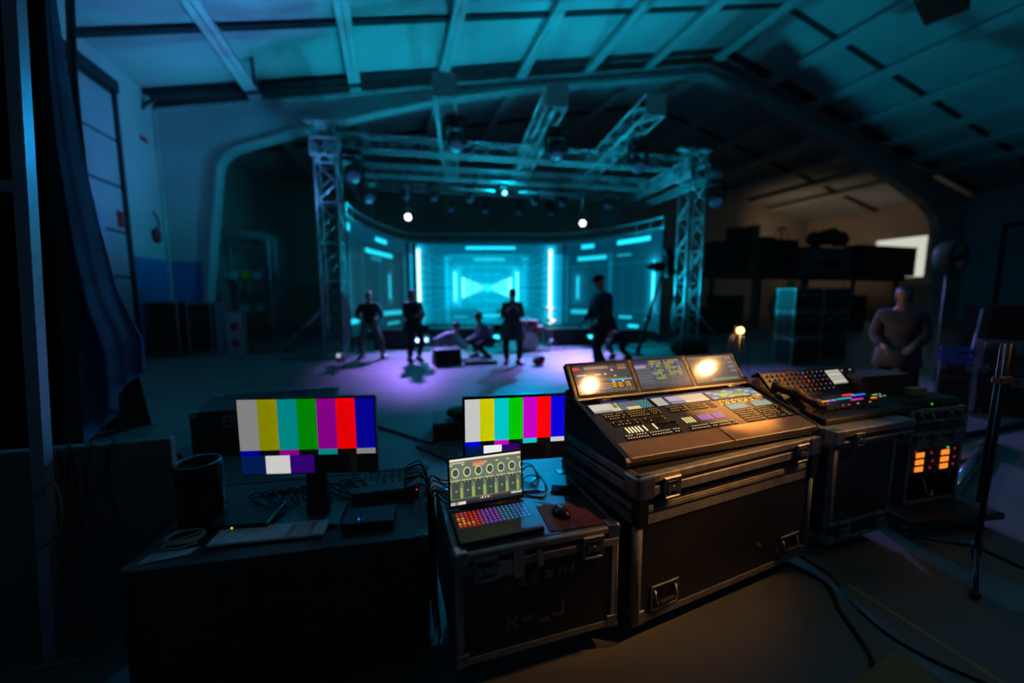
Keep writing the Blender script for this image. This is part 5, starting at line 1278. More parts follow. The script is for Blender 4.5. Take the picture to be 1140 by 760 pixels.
def figure(label, loc, rz, h, top_m, leg_m, pel=0.92, lean=0, turn=0, feet=((-0.11, 0), (0.11, 0)), hands=None, head_tilt=0, coat=0.0, hat=None, hair=None, shoe_m=None, chest=1.0, toe=(0, 0)):
    """a standing, walking or crouching person facing -Y; hands are wrist positions relative to the chest"""
    k = h/1.75
    t = thing('person', label, 'person', loc, rz)
    P = V((0, 0, pel*k)); ln = R(lean)
    ax = V((0, -math.sin(ln), math.cos(ln)))      # spine direction
    fw = V((0, -math.cos(ln), -math.sin(ln)))
    if lean > 25: P = P+V((0, 0.10*k, 0))
    sp, ch, nk = P+ax*0.20*k, P+ax*0.40*k, P+ax*0.53*k
    hd = nk+V((0, -math.sin(ln*0.5+R(head_tilt)), math.cos(ln*0.5+R(head_tilt))))*0.14*k
    vs = [P, sp, ch, nk, nk.lerp(hd, 0.5)]; es = [(0, 1), (1, 2), (2, 3), (3, 4)]; rs = [0.11*k, 0.095*k, 0.10*k, 0.062*k, 0.058*k]
    jv = [P-ax*0.07*k, sp, ch, nk-ax*0.02*k]; je = [(0, 1), (1, 2), (2, 3)]; jr = [(0.185*k*chest, 0.155*k*chest), (0.168*k*chest, 0.142*k*chest), (0.185*k*chest, 0.142*k*chest), (0.085*k, 0.075*k)]
    tv = [P+ax*0.04*k]; te = []; tr_ = [0.125*k]
    hands = hands or ((-0.24, 0.02, -0.52), (0.24, 0.02, -0.52))
    feetp = []
    for si, s in enumerate((-1, 1)):
        sh = nk-ax*0.085*k+V((s*0.185*k, 0, 0))
        q = V(hands[si])*k; tgt = nk-ax*0.085*k+V((q.x, q.y, q.z))
        el, wr = ik(sh, tgt, 0.30*k, 0.26*k, V((s*0.5, 0.6, -0.5)))
        i0 = len(vs); vs += [sh, el, wr]; es += [(2, i0), (i0, i0+1), (i0+1, i0+2)]; rs += [0.062*k, 0.045*k, 0.03*k]
        j0 = len(jv); jv += [sh, el, wr.lerp(el, 0.10)]; je += [(2, j0), (j0, j0+1), (j0+1, j0+2)]; jr += [0.088*k, 0.072*k, 0.056*k]
        # hand: palm and five separate curled fingers
        d = (wr-el).normalized(); side = d.cross(V((0, 0, 1)))
        side = side.normalized() if side.length > 0.1 else V((1, 0, 0)); nrm = side.cross(d).normalized()
        pm = wr+d*0.055*k; i1 = len(vs); vs += [pm]; es += [(i0+2, i1)]; rs += [0.034*k]
        for f, (off, ln_) in enumerate(((-0.030, 0.062), (-0.010, 0.075), (0.010, 0.080), (0.030, 0.070))):
            b_ = pm+d*0.035*k+side*off*k; m1 = b_+d*ln_*0.55*k-nrm*0.012*k; m2 = m1+d*ln_*0.3*k-nrm*0.035*k
            n0 = len(vs); vs += [b_, m1, m2]; es += [(i1, n0), (n0, n0+1), (n0+1, n0+2)]; rs += [0.010*k, 0.009*k, 0.008*k]
        b_ = pm+side*(-s)*0.034*k+d*0.005*k; m1 = b_+side*(-s)*0.022*k+d*0.035*k-nrm*0.012*k
        n0 = len(vs); vs += [b_, m1]; es += [(i1, n0), (n0, n0+1)]; rs += [0.012*k, 0.010*k]
        # leg
        hp = P+V((s*0.10*k, 0, -0.03*k)); f = feet[si]; an = V((f[0]*k, f[1]*k, 0.085*k))
        kn, an2 = ik(hp, an, 0.44*k, 0.43*k, V((s*0.25, -1, 0.15)))
        an = an2
        i2 = len(vs); toe_d = V((math.sin(toe[si]), -math.cos(toe[si]), 0))
        vs += [hp, kn, an, an+toe_d*0.13*k+V((0, 0, -0.05*k))]; es += [(0, i2), (i2, i2+1), (i2+1, i2+2), (i2+2, i2+3)]; rs += [0.092*k, 0.058*k, 0.042*k, 0.032*k]
        l0 = len(tv); tv += [hp, kn, an.lerp(kn, 0.06)]; te += [(0, l0), (l0, l0+1), (l0+1, l0+2)]; tr_ += [0.108*k, 0.088*k, 0.074*k]
        feetp.append((an, toe_d))
    # body mesh, the head shaped and joined in
    me = skin_mesh(vs, es, rs, [skin]); bm = bmesh.new(); bm.from_mesh(me)
    m = MB(); m.bm.free(); m.bm = bm; m.mats = [skin]
    Mh = Matrix.Translation(hd) @ Matrix.Rotation(R(turn), 4, 'Z') @ Matrix.Rotation(-(ln*0.5+R(head_tilt)), 4, 'X').inverted()
    g = [(0.0, -0.118), (0.035, -0.115), (0.052, -0.095), (0.064, -0.05), (0.073, 0.0), (0.076, 0.05), (0.066, 0.095), (0.04, 0.12), (0, 0.128)]
    m.lathe([(r*k, z*k) for r, z in g], skin, 18, Mh, True, 1.0, 1.22)
    m.cyl(Mh @ V((0, -0.085*k, 0.02*k)), Mh @ V((0, -0.112*k, -0.025*k)), 0.008*k, skin, 8, 0.016*k)
    for s in (-1, 1): m.ball((s*0.077*k, 0.005*k, -0.005*k), 0.03*k, skin, 10, (0.35, 0.7, 1.1), Mh)
    eye = mat('eye_dark', (0.02, 0.02, 0.02), 0.2); lip = mat('lips', (0.35, 0.12, 0.10), 0.5)
    for s in (-1, 1): m.ball((s*0.030*k, -0.081*k, 0.018*k), 0.010*k, eye, 8, (1.2, 0.5, 0.7), Mh)
    m.ball((0, -0.080*k, -0.060*k), 0.018*k, lip, 8, (1.3, 0.4, 0.35), Mh)
    m.build('body', t); bpy.data.meshes.remove(me)
    def put(nm, verts, edges, rad, mt):
        me2 = skin_mesh(verts, edges, rad, [mt]); o = bpy.data.objects.new(nm, me2); COL.objects.link(o); o.parent = t; return o
    put('jacket', jv, je, jr, top_m); put('trousers', tv, te, tr_, leg_m)
    if coat:                                       # long skirt of the coat
        m = MB(); m.lathe([(0.14*k*chest, 0.12*k), (0.195*k*chest, 0.02*k), (0.21*k*chest, -coat*0.5*k), (0.225*k*chest, -coat*k), (0.215*k*chest, -coat*k), (0.18*k*chest, 0.0)], top_m, 22, Matrix.Translation(P+V((0, -0.01*k, 0))), True, 1.08, 0.96)
        for v in m.bm.verts:
            a_ = math.atan2(v.co.y-P.y, v.co.x-P.x); q_ = max(0, (P.z-v.co.z)/max(0.05, coat*k)); v.co.x += 0.012*q_*math.cos(a_)*math.sin(a_*7); v.co.y += 0.012*q_*math.sin(a_)*math.sin(a_*7)
        m.build('coat_skirt', t)
    for an, td in feetp:
        m = MB(); M = Matrix.Translation(an+V((0, 0, -0.085*k))) @ Matrix.Rotation(math.atan2(td.x, -td.y), 4, 'Z')
        m.prism([(0.085*k, 0.0), (-0.19*k, 0.0), (-0.20*k, 0.03*k), (-0.16*k, 0.06*k), (-0.05*k, 0.10*k), (0.05*k, 0.12*k), (0.085*k, 0.06*k)], 0, -0.045*k, 0.045*k, shoe_m or black, M)
        bmesh.ops.bevel(m.bm, geom=m.bm.edges[:], offset=0.012*k, segments=2, affect='EDGES')
        m.build('shoe', t)
    if hat:
        m = MB(); m.lathe([(0.084*k, 0.045*k), (0.086*k, 0.075*k), (0.076*k, 0.115*k), (0.045*k, 0.14*k), (0, 0.147*k)], hat, 18, Mh, True, 1.0, 1.22)
        m.prism([(-0.075*k, -0.06*k), (0.075*k, -0.06*k), (0.065*k, -0.15*k), (0.03*k, -0.175*k), (-0.03*k, -0.175*k), (-0.065*k, -0.15*k)], 2, 0.045*k, 0.056*k, hat, Mh); m.build('cap', t)
    if hair:
        m = MB(); m.lathe([(0.070*k, -0.06*k), (0.086*k, -0.02*k), (0.089*k, 0.03*k), (0.086*k, 0.07*k), (0.074*k, 0.105*k), (0.045*k, 0.131*k), (0, 0.139*k)], hair, 18, Mh @ Matrix.Translation((0, 0.018*k, 0.004*k)) @ Matrix.Rotation(R(-24), 4, 'X'), True, 1.0, 1.16); m.build('hair', t)
    return t
jk_black = mat('jacket_black', (0.012, 0.012, 0.015), 0.8); jk_coat = mat('coat_mauve', (0.10, 0.085, 0.09), 0.85, var=0.3, scale=10); tr_dark = mat('trousers_dark', (0.012, 0.013, 0.018), 0.8)
jk_violet = mat('shirt_lilac', (0.38, 0.32, 0.42), 0.8); tr_teal = mat('trousers_pale', (0.25, 0.30, 0.30), 0.8); tr_green = mat('trousers_green', (0.09, 0.11, 0.09), 0.8); jk_navy = mat('jacket_navy', (0.02, 0.022, 0.035), 0.7)
hair_d = mat('hair_dark', (0.02, 0.015, 0.012), 0.7); hair_g = mat('hair_grey', (0.16, 0.14, 0.15), 0.7)
TOW = -0.28     # facing the hall
a = figure('person in a dark hat and long mauve coat standing on the lit floor', ST(-0.76, -2.1), TOW, 1.74, jk_coat, tr_dark, coat=0.34, hat=cloth_black, hands=((-0.10, -0.24, -0.10), (0.10, -0.24, -0.08)), feet=((-0.13, 0), (0.15, -0.03)), toe=(-0.2, 0.7), chest=1.2)
b_ = figure('person in black standing side-on with folded arms before the bright bar', ST(-3.02, -1.25), TOW+0.7, 1.74, jk_black, tr_dark, hair=hair_g, hands=((-0.06, -0.25, -0.26), (0.10, -0.25, -0.20)), feet=((-0.11, 0.0), (0.13, 0.02)), coat=0.14, chest=1.05)
m = MB(); m.span((0.03, -0.31, 0.98), (0.12, -0.25, 1.24), mat('red_cloth2', (0.5, 0.03, 0.04), 0.6), 0.02); tag(m.build('folder', None, ST(-3.02, -1.25), TOW+0.7), 'small red folder held by the person in black', 'folder')
figure('person in dark jacket and pale green trousers standing with legs apart near the tower', ST(-4.12, -0.6), TOW+0.3, 1.74, jk_black, tr_green, hair=hair_d, hands=((-0.20, -0.16, -0.30), (0.20, -0.18, -0.28)), feet=((-0.22, 0.05), (0.30, -0.08)), pel=0.88, toe=(-0.4, 0.5), chest=1.1)
figure('crouching person bent forward in a lilac shirt and pale trousers', ST(-2.36, -0.8), TOW+1.5, 1.70, jk_violet, tr_teal, pel=0.42, lean=62, hair=hair_g, hands=((-0.10, -0.38, -0.42), (0.12, -0.42, -0.40)), feet=((-0.16, -0.10), (0.18, -0.02)), head_tilt=-10)
figure('crouching person with violet-lit back and grey hair facing the bent one', ST(-1.24, -1.0), TOW-1.3, 1.74, mat('jumper_violet_lit', (0.16, 0.13, 0.20), 0.85), tr_dark, pel=0.44, lean=30, hair=hair_g, hands=((-0.10, -0.30, -0.34), (0.12, -0.32, -0.32)), feet=((-0.16, -0.22), (0.17, 0.02)), chest=1.2)  # navy jumper with the violet stage light mixed into its colour
figure('tall dark person in a cap walking across behind the console', ST(0.75, -3.7), TOW-1.25, 2.0, jk_navy, tr_dark, hat=cloth_black, lean=7, hands=((-0.12, -0.26, -0.42), (0.18, -0.22, -0.44)), feet=((-0.10, 0.16), (0.12, -0.14)), coat=0.12, head_tilt=12, chest=1.15)
figure('dark crouching person bent over beside the camera crane', ST(2.1, -1.7), TOW-1.0, 1.72, jk_black, tr_dark, pel=0.46, lean=66, hair=hair_d, hands=((-0.15, -0.42, -0.30), (0.15, -0.45, -0.36)), feet=((-0.20, -0.05), (0.22, 0.08)), chest=1.15)
jk_grey = mat('coat_grey', (0.09, 0.085, 0.10), 0.85, var=0.25, scale=8)
figure('person in a bulky grey work coat standing at the racks under the window', (6.12, 3.32, 0), -1.08, 1.70, jk_grey, tr_dark, hair=hair_d, coat=0.22, hands=((-0.13, -0.22, -0.40), (0.13, -0.24, -0.38)), head_tilt=18, chest=1.02)
# ================================================================ STORAGE ROUND THE HALL
rackm = mat('rack_paint', (0.30, 0.32, 0.33), 0.45, 0.4); shelfm = mat('shelf_board', (0.18, 0.11, 0.08), 0.7)
def shelving(label, x0, x1, y0, y1, zt, levels):
    t = thing('shelving_rack', label, 'shelving', (x0, y0, 0))
    w_, d_ = x1-x0, y1-y0
    for x in (0, w_-0.09):
        for y in (0, d_-0.08): m = MB(); m.span((x, y, 0), (x+0.09, y+0.08, zt), rackm, 0.006); m.build('upright', t)
    m = MB()
    for y in (0, d_-0.06): m.span((0, y, zt-0.12), (w_, y+0.06, zt), rackm, 0.006)
    m.build('top_beam', t)
    for z in levels: m = MB(); m.span((0.02, 0.02, z-0.05), (w_-0.02, d_-0.02, z), shelfm, 0.004); m.build('shelf', t)
    return t
shelving('tall steel shelving rack beyond the portal frame beside the tower', -5.15, -3.72, 14.9, 15.7, 3.62, (1.05, 2.12))
shelving('second shelving rack standing farther back behind the first one', -5.4, -3.95, 17.0, 17.8, 3.75, (1.2, 2.4))
tubm = {'y': mat('yellow_plastic', (0.55, 0.35, 0.02), 0.5), 'w': mat('pale_plastic', (0.5, 0.5, 0.48), 0.5), 'b': mat('blue_tub', (0.04, 0.10, 0.35), 0.5), 't': mat('teal_cloth', (0.10, 0.35, 0.34), 0.8), 'o': mat('orange_box', (0.4, 0.16, 0.04), 0.6)}
def tub(label, x, y, z, w_, d_, h, mt, cat='tub'):
    t = thing('storage_tub', label, cat, (x, y, z+0.0005))
    m = MB(); q = MB()
    b0 = [(-w_*0.44, -d_*0.44), (w_*0.44, -d_*0.44), (w_*0.44, d_*0.44), (-w_*0.44, d_*0.44)]
    vs0 = [m.bm.verts.new((a, b, 0)) for a, b in b0]; vs1 = [m.bm.verts.new((a/0.88, b/0.88, h*0.85)) for a, b in b0]
    i = m.mi(mt)
    for k in range(4): m.bm.faces.new((vs0[k], vs0[(k+1) % 4], vs1[(k+1) % 4], vs1[k]))
    m.bm.faces.new(vs0[::-1]); m.bm.faces.new(vs1); m.build('body', t)
    q.span((-w_*0.52, -d_*0.52, h*0.85), (w_*0.52, d_*0.52, h), mt, 0.012); q.build('lid', t); return t
tub('pale tub on the middle shelf next to the yellow tub', -4.85, 15.25, 2.12, 0.28, 0.4, 0.24, tubm['w'])
tub('yellow tub on the middle shelf of the rack beside the tower', -4.52, 15.2, 2.12, 0.26, 0.4, 0.26, tubm['y'])
tub('teal tub on the middle shelf between the yellow and blue tubs', -4.20, 15.25, 2.12, 0.26, 0.4, 0.22, tubm['t'])
tub('blue tub on the middle shelf farthest towards the stage', -3.92, 15.25, 2.12, 0.22, 0.4, 0.28, tubm['b'])
tub('pale tub on the lowest shelf of the rack beside the tower', -4.6, 15.25, 1.05, 0.34, 0.4, 0.24, tubm['w'])
tub('teal tub on the lowest shelf of the rack beside the tower', -4.2, 15.25, 1.05, 0.30, 0.4, 0.26, tubm['t'])
# dark cases along the blue wall
for lb, x0, x1, y0, h in (('tall dark case against the blue wall, nearer the sectional door', -5.96, -5.30, 12.35, 1.42), ('tall dark case by the blue wall, next to the pale cabinet', -5.12, -4.55, 12.35, 1.40)):
    t = thing('flight_case', lb, 'flight case', (x0, y0, 0)); L, D = x1-x0, 0.7
    case_box(t, L, D, 0.06, h, bar=0.05, cs=0.07)
    for x in (0.1, L-0.1):
        for y in (0.1, D-0.1): caster(t, x, y, 0.06)
t = thing('cabinet', 'narrow pale blue cabinet between the dark case and the pink stickered box', 'cabinet', (-4.48, 12.3, 0))
m = MB(); m.span((0, 0, 0), (0.26, 0.5, 1.38), mat('cabinet_paint', (0.20, 0.30, 0.33), 0.5), 0.01); m.build('body', t)
for k in range(4): m = MB(); m.span((0.02, -0.012, 0.06+k*0.32), (0.24, 0.0, 0.34+k*0.32), MATS['cabinet_paint'], 0.006); o = m.build('drawer', t); m = MB(); m.cyl((0.09, -0.02, 0.2+k*0.32), (0.17, -0.02, 0.2+k*0.32), 0.01, steel, 6); m.build('handle', o)
t = thing('carton', 'pale carton with two bright pink marks near the shelving', 'carton', (-4.15, 12.1, 0))
m = MB(); m.span((0, 0, 0), (0.33, 0.4, 1.12), mat('carton_pale', (0.42, 0.40, 0.42), 0.7), 0.008); m.build('body', t)
pk = mat('pink_print', (0.75, 0.03, 0.16), 0.5)
for z in (0.28, 0.72): m = MB(); m.cyl((0.17, -0.004, z+0.06), (0.17, 0.0, z+0.06), 0.10, pk, 14); m.span((0.09, -0.004, z-0.06), (0.26, 0, z+0.04), pk); m.build('pink_mark', t)
t = thing('pallet', 'flat wooden pallet on the floor before the shelving', 'pallet', (-3.7, 12.1, 0), 0.2)
for k in range(3): m = MB(); m.span((0, k*0.38, 0), (1.1, k*0.38+0.09, 0.09), wood); m.build('bearer', t)
for k in range(6): m = MB(); m.span((k*0.2, 0, 0.0905), (k*0.2+0.12, 0.85, 0.11), wood, 0.003); m.build('deck_board', t)
# signs and hose on the side wall
def wallquad(name, label, cat, px, py, dx, dz, mt, off=0.055):
    p = atx(px, py, XL+off); m = MB(); m.span((0, -dx, -dz), (0.008, dx, dz), mt, 0.002); return tag(m.build(name, None, p), label, cat)
redsign = mat('red_sign', (0.55, 0.01, 0.02), 0.5)
wallquad('sign', 'small red upright sign on the sectional door', 'sign', 134, 244, 0.12, 0.19, redsign)
wallquad('notice', 'pale blue notice sheet on the sectional door beside the tarp', 'notice', 111, 252, 0.17, 0.22, mat('notice_paper', (0.35, 0.42, 0.55), 0.8))
wallquad('sign', 'small red tag high on the wall beside the door pipe', 'sign', 160, 155, 0.16, 0.06, redsign, 0.01)
p = atx(175, 262, XL+0.065); t = thing('hose_bag', 'red hose bundle hanging on the wall above the blue paint', 'hose', p)
m = MB(); m.ball((0, 0, 0), 0.16, mat('red_rubber', (0.35, 0.02, 0.03), 0.5), 14, (0.5, 1.0, 1.3)); m.build('bundle', t); m = MB(); m.tube(arc([(0, 0.05, 0.1), (0.0, 0.16, 0.3), (-0.02, 0.1, 0.52), (-0.05, 0.0, 0.6)], 14), 0.02, MATS['red_rubber'], 6); m.build('hose', t)
m = MB(); m.tube(arc([aty(149, 185, YF-0.62), aty(149, 150, YF-0.6), aty(152, 128, YF-0.6), aty(165, 114, YF-0.6), aty(190, 108, YF-0.6), aty(290, 102, YF-0.6), aty(402, 95, YF-0.6)], 60), 0.055, darktrim_shade, 10); struct(m.build('trim_%d' % n)); n += 1
m = MB(); m.tube([aty(278, 50, YF-1.6), aty(284, 95, YF-1.6)], 0.04, darktrim_shade, 8); struct(m.build('trim_%d' % n)); n += 1
# stacked cases in the warm corner
g = 0
cwm = mat('case_grey_edge', (0.20, 0.19, 0.18), 0.45, 0.5)
rowtxt = ('bottom', 'middle', 'top'); coltxt = ('in the column nearest the work lamp', 'in the column nearest the grey coat')
for c in range(2):
    for r in range(3):
        t = thing('flight_case', '%s case in the stacked wall of cases, %s' % (rowtxt[r], coltxt[c]), 'flight case', (9.25+c*0.80, 7.1-c*0.10, 0.001+r*0.586), R(-7), 'stacked cases in the warm corner')
        case_box(t, 0.76, 0.55, 0, 0.58, bar=0.045, cs=0.07, bm_=cwm)
        latch(t, 0.2, 0.4, -0.004, 0.1); latch(t, 0.56, 0.4, -0.004, 0.1)
t = thing('flight_case', 'low single case standing in front of the stacked wall of cases', 'flight case', (8.55, 6.55, 0), R(-7)); case_box(t, 0.75, 0.5, 0, 0.62, bar=0.045, cs=0.07, bm_=cwm)
# storage platform on posts
PX0, PX1, PY0, PY1, PZ = 13.4, 27.5, 15.0, 18.0, 2.72
t = thing('storage_platform', 'long raised storage platform on posts under the window', 'platform', (PX0, PY0, 0))
m = MB(); m.span((0, 0, PZ-0.10), (PX1-PX0, PY1-PY0, PZ), shelfm); m.build('deck', t)
m = MB(); m.span((0, -0.06, PZ-0.35), (PX1-PX0, 0.0, PZ-0.02), mat('brown_beam', (0.09, 0.05, 0.035), 0.7)); m.build('edge_beam', t)
for k in range(5):
    for y in (0.1, 2.8): m = MB(); m.span((0.1+k*3.4, y, 0), (0.25+k*3.4, y+0.15, PZ-0.1), rackm); m.build('post', t)
def onplat(px0, px1, pyt, y=15.5): 
    a, c = aty(px0, pyt, y), aty(px1, pyt, y); return a.x, c.x, a.z-PZ
brw = mat('brown_dark', (0.07, 0.035, 0.025), 0.7); drk = mat('dark_goods', (0.03, 0.03, 0.032), 0.7); gry = mat('grey_goods', (0.16, 0.16, 0.17), 0.6); redg = mat('dull_red_goods', (0.16, 0.02, 0.025), 0.6); orgm = mat('orange_goods', (0.32, 0.12, 0.03), 0.6)
def goods(label, px0, px1, pyt, mt, y=15.4, d_=0.8, cat='box', name='storage_box'):
    x0, x1, h = onplat(px0, px1, pyt, y); t = thing(name, label, cat, (x0, y, PZ+0.001)); w_ = x1-x0; h = max(0.3, h)
    m = MB(); m.span((0, 0, 0), (w_, d_, h-0.06), mt, 0.02); m.build('body', t); m = MB(); m.span((-0.03, -0.03, h-0.06), (w_+0.03, d_+0.03, h), mt, 0.015); m.build('lid', t)
    m = MB(); m.span((w_*0.3, -0.02, h*0.3), (w_*0.7, 0.0, h*0.5), black, 0.004); m.build('label_plate', t)
    return t
goods('dark box on the storage platform, nearest the stage', 800, 818, 268, drk)
goods('tall dark box on the platform beside the orange upright', 823, 837, 252, brw)
goods('thin orange upright panel on the storage platform', 839, 847, 250, orgm, d_=0.3)
goods('dark greenish box on the platform beside the orange upright', 849, 864, 263, mat('green_goods', (0.03, 0.045, 0.03), 0.7))
goods('dull red box on the platform under the wire stool', 866, 890, 266, redg)
goods('wide grey bale on the platform under the dark bundle', 898, 952, 274, gry)
goods('long dark box on the platform in front of the window', 956, 1022, 272, drk)
x0, x1, h = onplat(868, 886, 246); t = thing('wire_stool', 'pale wire stool on top of the dull red box', 'stool', ((x0+x1)/2, 15.8, PZ+onplat(866, 890, 266, 15.4)[2]+0.002))
for k in range(4):
    a = k*1.57+0.78; m = MB(); m.cyl((0.3*math.cos(a), 0.3*math.sin(a), 0), (0.16*math.cos(a), 0.16*math.sin(a), 0.62), 0.025, cwm, 6); m.build('leg', t)
m = MB(); m.lathe([(0.2, 0), (0.22, 0.03), (0.2, 0.05), (0, 0.05)], cwm, 18, Matrix.Translation((0, 0, 0.6))); m.build('seat', t)
x0, x1, h = onplat(903, 955, 274); zb_ = PZ+onplat(898, 952, 274)[2]+0.002
t = thing('bundle', 'large dark bundle heaped on the grey bale', 'bundle', ((x0+x1)/2, 15.8, zb_))
m = MB()
for k in range(7): m.ball(((hsh(k)-0.5)*2.0, 0.1*(hsh(k, 1)-0.5), 0.42+0.3*hsh(k, 2)*(1-abs(hsh(k)-0.5)*1.5)), 0.42, brw, 12, (1.3, 0.9, 0.95))
for v in m.bm.verts: v.co.z = max(0.0, v.co.z+0.05*math.sin(v.co.x*9)); 
m.build('cloth', t)
t = thing('sack', 'pale tan sack standing below the storage platform', 'sack', (15.6, 12.3, 0)); m = MB(); m.ball((0, 0, 1.0), 0.75, mat('tan_sack', (0.40, 0.26, 0.15), 0.85, var=0.3, scale=2), 18, (1.0, 0.7, 1.35))
for v in m.bm.verts: v.co.z = max(0.0, v.co.z); v.co.x += 0.1*math.sin(v.co.z*4)
m.build('body', t); m = MB(); m.lathe([(0.16, 0), (0.12, 0.12), (0.2, 0.22), (0, 0.2)], MATS['tan_sack'], 12, Matrix.Translation((0.08, 0, 1.95))); m.build('neck', t)
for lb, x, y, w_, h, mt in (('brown crate under the platform behind the work lamp', 11.2, 13.0, 1.4, 1.1, brw), ('dark crate under the platform beside the brown crate', 13.2, 13.3, 1.2, 1.6, drk), ('dull red cabinet standing under the far end of the platform', 19.0, 12.5, 1.6, 1.6, redg)):
    t = thing('crate', lb, 'crate', (x, y, 0)); m = MB(); m.span((0, 0, 0), (w_, 0.9, h), mt, 0.02); m.build('body', t); m = MB()
    for z in (0.1, h*0.5, h-0.15): m.span((-0.01, -0.03, z), (w_+0.01, 0.0, z+0.09), mt)
    m.build('batten', t)
# drum fan on its stand
F0 = V((9.35, 4.5, 0)); t = thing('drum_fan', 'round dark fan on a tall thin stand by the right wall', 'fan', F0, 0.05)
m = MB(); m.cyl((0, 0, 0.03), (0, 0, 2.2), 0.018, rackm, 8)
for k in range(3): a = k*2.09; m.cyl((0, 0, 0.4), (0.45*math.cos(a), 0.45*math.sin(a), 0.02), 0.014, rackm, 6)
m.build('stand', t)
Mx = Matrix.Translation((0, -0.02, 2.22)) @ Matrix.Rotation(R(90), 4, 'X')
m = MB(); m.lathe([(0.27, -0.12), (0.285, -0.1), (0.285, 0.1), (0.27, 0.12), (0.265, 0.1), (0.265, -0.1)], mat('fan_drum', (0.05, 0.042, 0.02), 0.5), 30, Mx); m.build('drum', t)
m = MB()
for k in range(4):
    a = k*1.57; m.tube([Mx @ V((0.05*math.cos(a), 0.05*math.sin(a), 0)), Mx @ V((0.2*math.cos(a+0.2), 0.2*math.sin(a+0.2), 0.03)), Mx @ V((0.25*math.cos(a+0.3), 0.25*math.sin(a+0.3), 0.0))], [0.02, 0.07, 0.05], black, 8)
m.lathe([(0, -0.08), (0.08, -0.07), (0.08, 0.07), (0, 0.08)], black, 14, Mx); m.build('blade', t)
m = MB()
for r_ in (0.08, 0.14, 0.20, 0.26): m.tube([Mx @ V((r_*math.cos(q*0.3142), r_*math.sin(q*0.3142), 0.125)) for q in range(20)], 0.005, black, 4, True)
m.build('grille', t)
t = thing('wall_cabinet', 'dark red low cabinet against the far right wall behind the fan', 'cabinet', (13.2, 5.5, 0), -0.4)
m = MB(); m.span((0, 0, 0), (1.3, 0.6, 1.35), redg, 0.02); m.build('body', t); m = MB(); m.span((0.04, -0.02, 0.06), (0.63, 0.0, 1.3), redg, 0.006); m.build('door', t); m = MB(); m.span((0.67, -0.02, 0.06), (1.26, 0.0, 1.3), redg, 0.006); m.build('door', t)
m = MB(); m.cyl((9.1, 4.0, 0.02), (9.6, 4.1, 1.35), 0.02, rackm, 8); tag(m.build('pole'), 'thin pale pole leaning near the fan stand', 'pole')
# work lamp on a tripod behind the consoles
WL = V((4.62, 4.3, 0)); wz = 1.083
t = thing('work_lamp', 'glowing warm work lamp on a low tripod behind the consoles', 'lamp', WL)
m = MB(); m.cyl((0, 0, 0.45), (0, 0, wz-0.05), 0.012, black, 8)
for k in range(3): a = k*2.09+0.4; m.cyl((0, 0, 0.55), (0.38*math.cos(a), 0.38*math.sin(a), 0.012), 0.012, black, 6)
m.build('tripod', t)
m = MB(); m.span((-0.06, 0.035, wz-0.06), (0.06, 0.075, wz+0.06), blackp, 0.01); m.build('housing', t)
wb_ = emis('warm_bulb', (1.0, 0.46, 0.09), 11.0)
m = MB(); m.ball((0, 0, wz), 0.045, wb_, 14); m.build('bulb', t)
for k in range(5): m = MB(); m.tube(arc([(0.05*k-0.1, 0.04, wz-0.05), (0.12*k-0.3, 0.05, 0.55+0.1*hsh(k)), (0.2*k-0.4, 0.1*hsh(k, 2), 0.25), (0.22*k-0.45, 0.0, 0.01)], 14), 0.007, cable, 5); m.build('cord', t)

# ================================================================ LIGHT
def point(nm, p, e, c, r=0.05):
    l = bpy.data.lights.new(nm, 'POINT'); l.energy = e; l.color = c; l.shadow_soft_size = r; o = bpy.data.objects.new(nm, l); o.location = p; COL.objects.link(o); return o
def spot(nm, p, tgt, e, c, ang=60, blend=0.6, r=0.08):
    l = bpy.data.lights.new(nm, 'SPOT'); l.energy = e; l.color = c; l.spot_size = R(ang); l.spot_blend = blend; l.shadow_soft_size = r
    o = bpy.data.objects.new(nm, l); o.location = p; aim(o, V(tgt)-V(p)); COL.objects.link(o); return o
CYAN = (0.0, 0.72, 1.0); TEAL = (0.0, 0.64, 1.0); VIO = (0.34, 0.19, 1.0); WARM = (1.0, 0.46, 0.13); BLUE = (0.05, 0.25, 1.0)
# made-up floods on the stage floor throw cyan light out and up at the roof
cy_l = emis('added_flood_lens', rgb(40, 210, 225), 2.0)
def flood(label, u, v, tgt, e, ang=104):
    p = ST(u, v, 0); t = thing('added_flood_lamp', label, 'stage lamp', p, ANG)
    m = MB(); m.span((-0.22, -0.10, 0), (0.22, 0.10, 0.02), black); m.span((-0.22, -0.012, 0.0), (-0.20, 0.012, 0.26), black); m.span((0.20, -0.012, 0.0), (0.22, 0.012, 0.26), black); m.build('bracket', t)
    M = Matrix.Translation((0, 0, 0.24)) @ Matrix.Rotation(R(-62), 4, 'X')
    m = MB(); m.span((-0.19, -0.08, -0.12), (0.19, 0.08, 0.12), black, 0.01, M); o = m.build('housing', t)
    m = MB(); m.span((-0.16, -0.085, -0.09), (0.16, -0.079, 0.09), cy_l, 0, M); m.build('lens', o)
    spot('added_flood_light', p+V((0, 0, 0.27))+V((math.sin(ANG)*0.14, -math.cos(ANG)*0.14, 0.06)), tgt, e, TEAL, ang, 0.6, 0.12)
flood('added cyan flood on the floor beside the low riser on the shelving side', -2.9, 0.62, ST(-4.2, -2.4, 11.0), 900)
flood('added cyan flood on the floor in the middle of the stage', -0.75, 1.1, ST(-0.6, -2.6, 11.0), 1050)
flood('added cyan flood on the floor between the drum kit and the console side tower', 2.3, 0.62, ST(9.0, -3.5, 13.0), 2000)
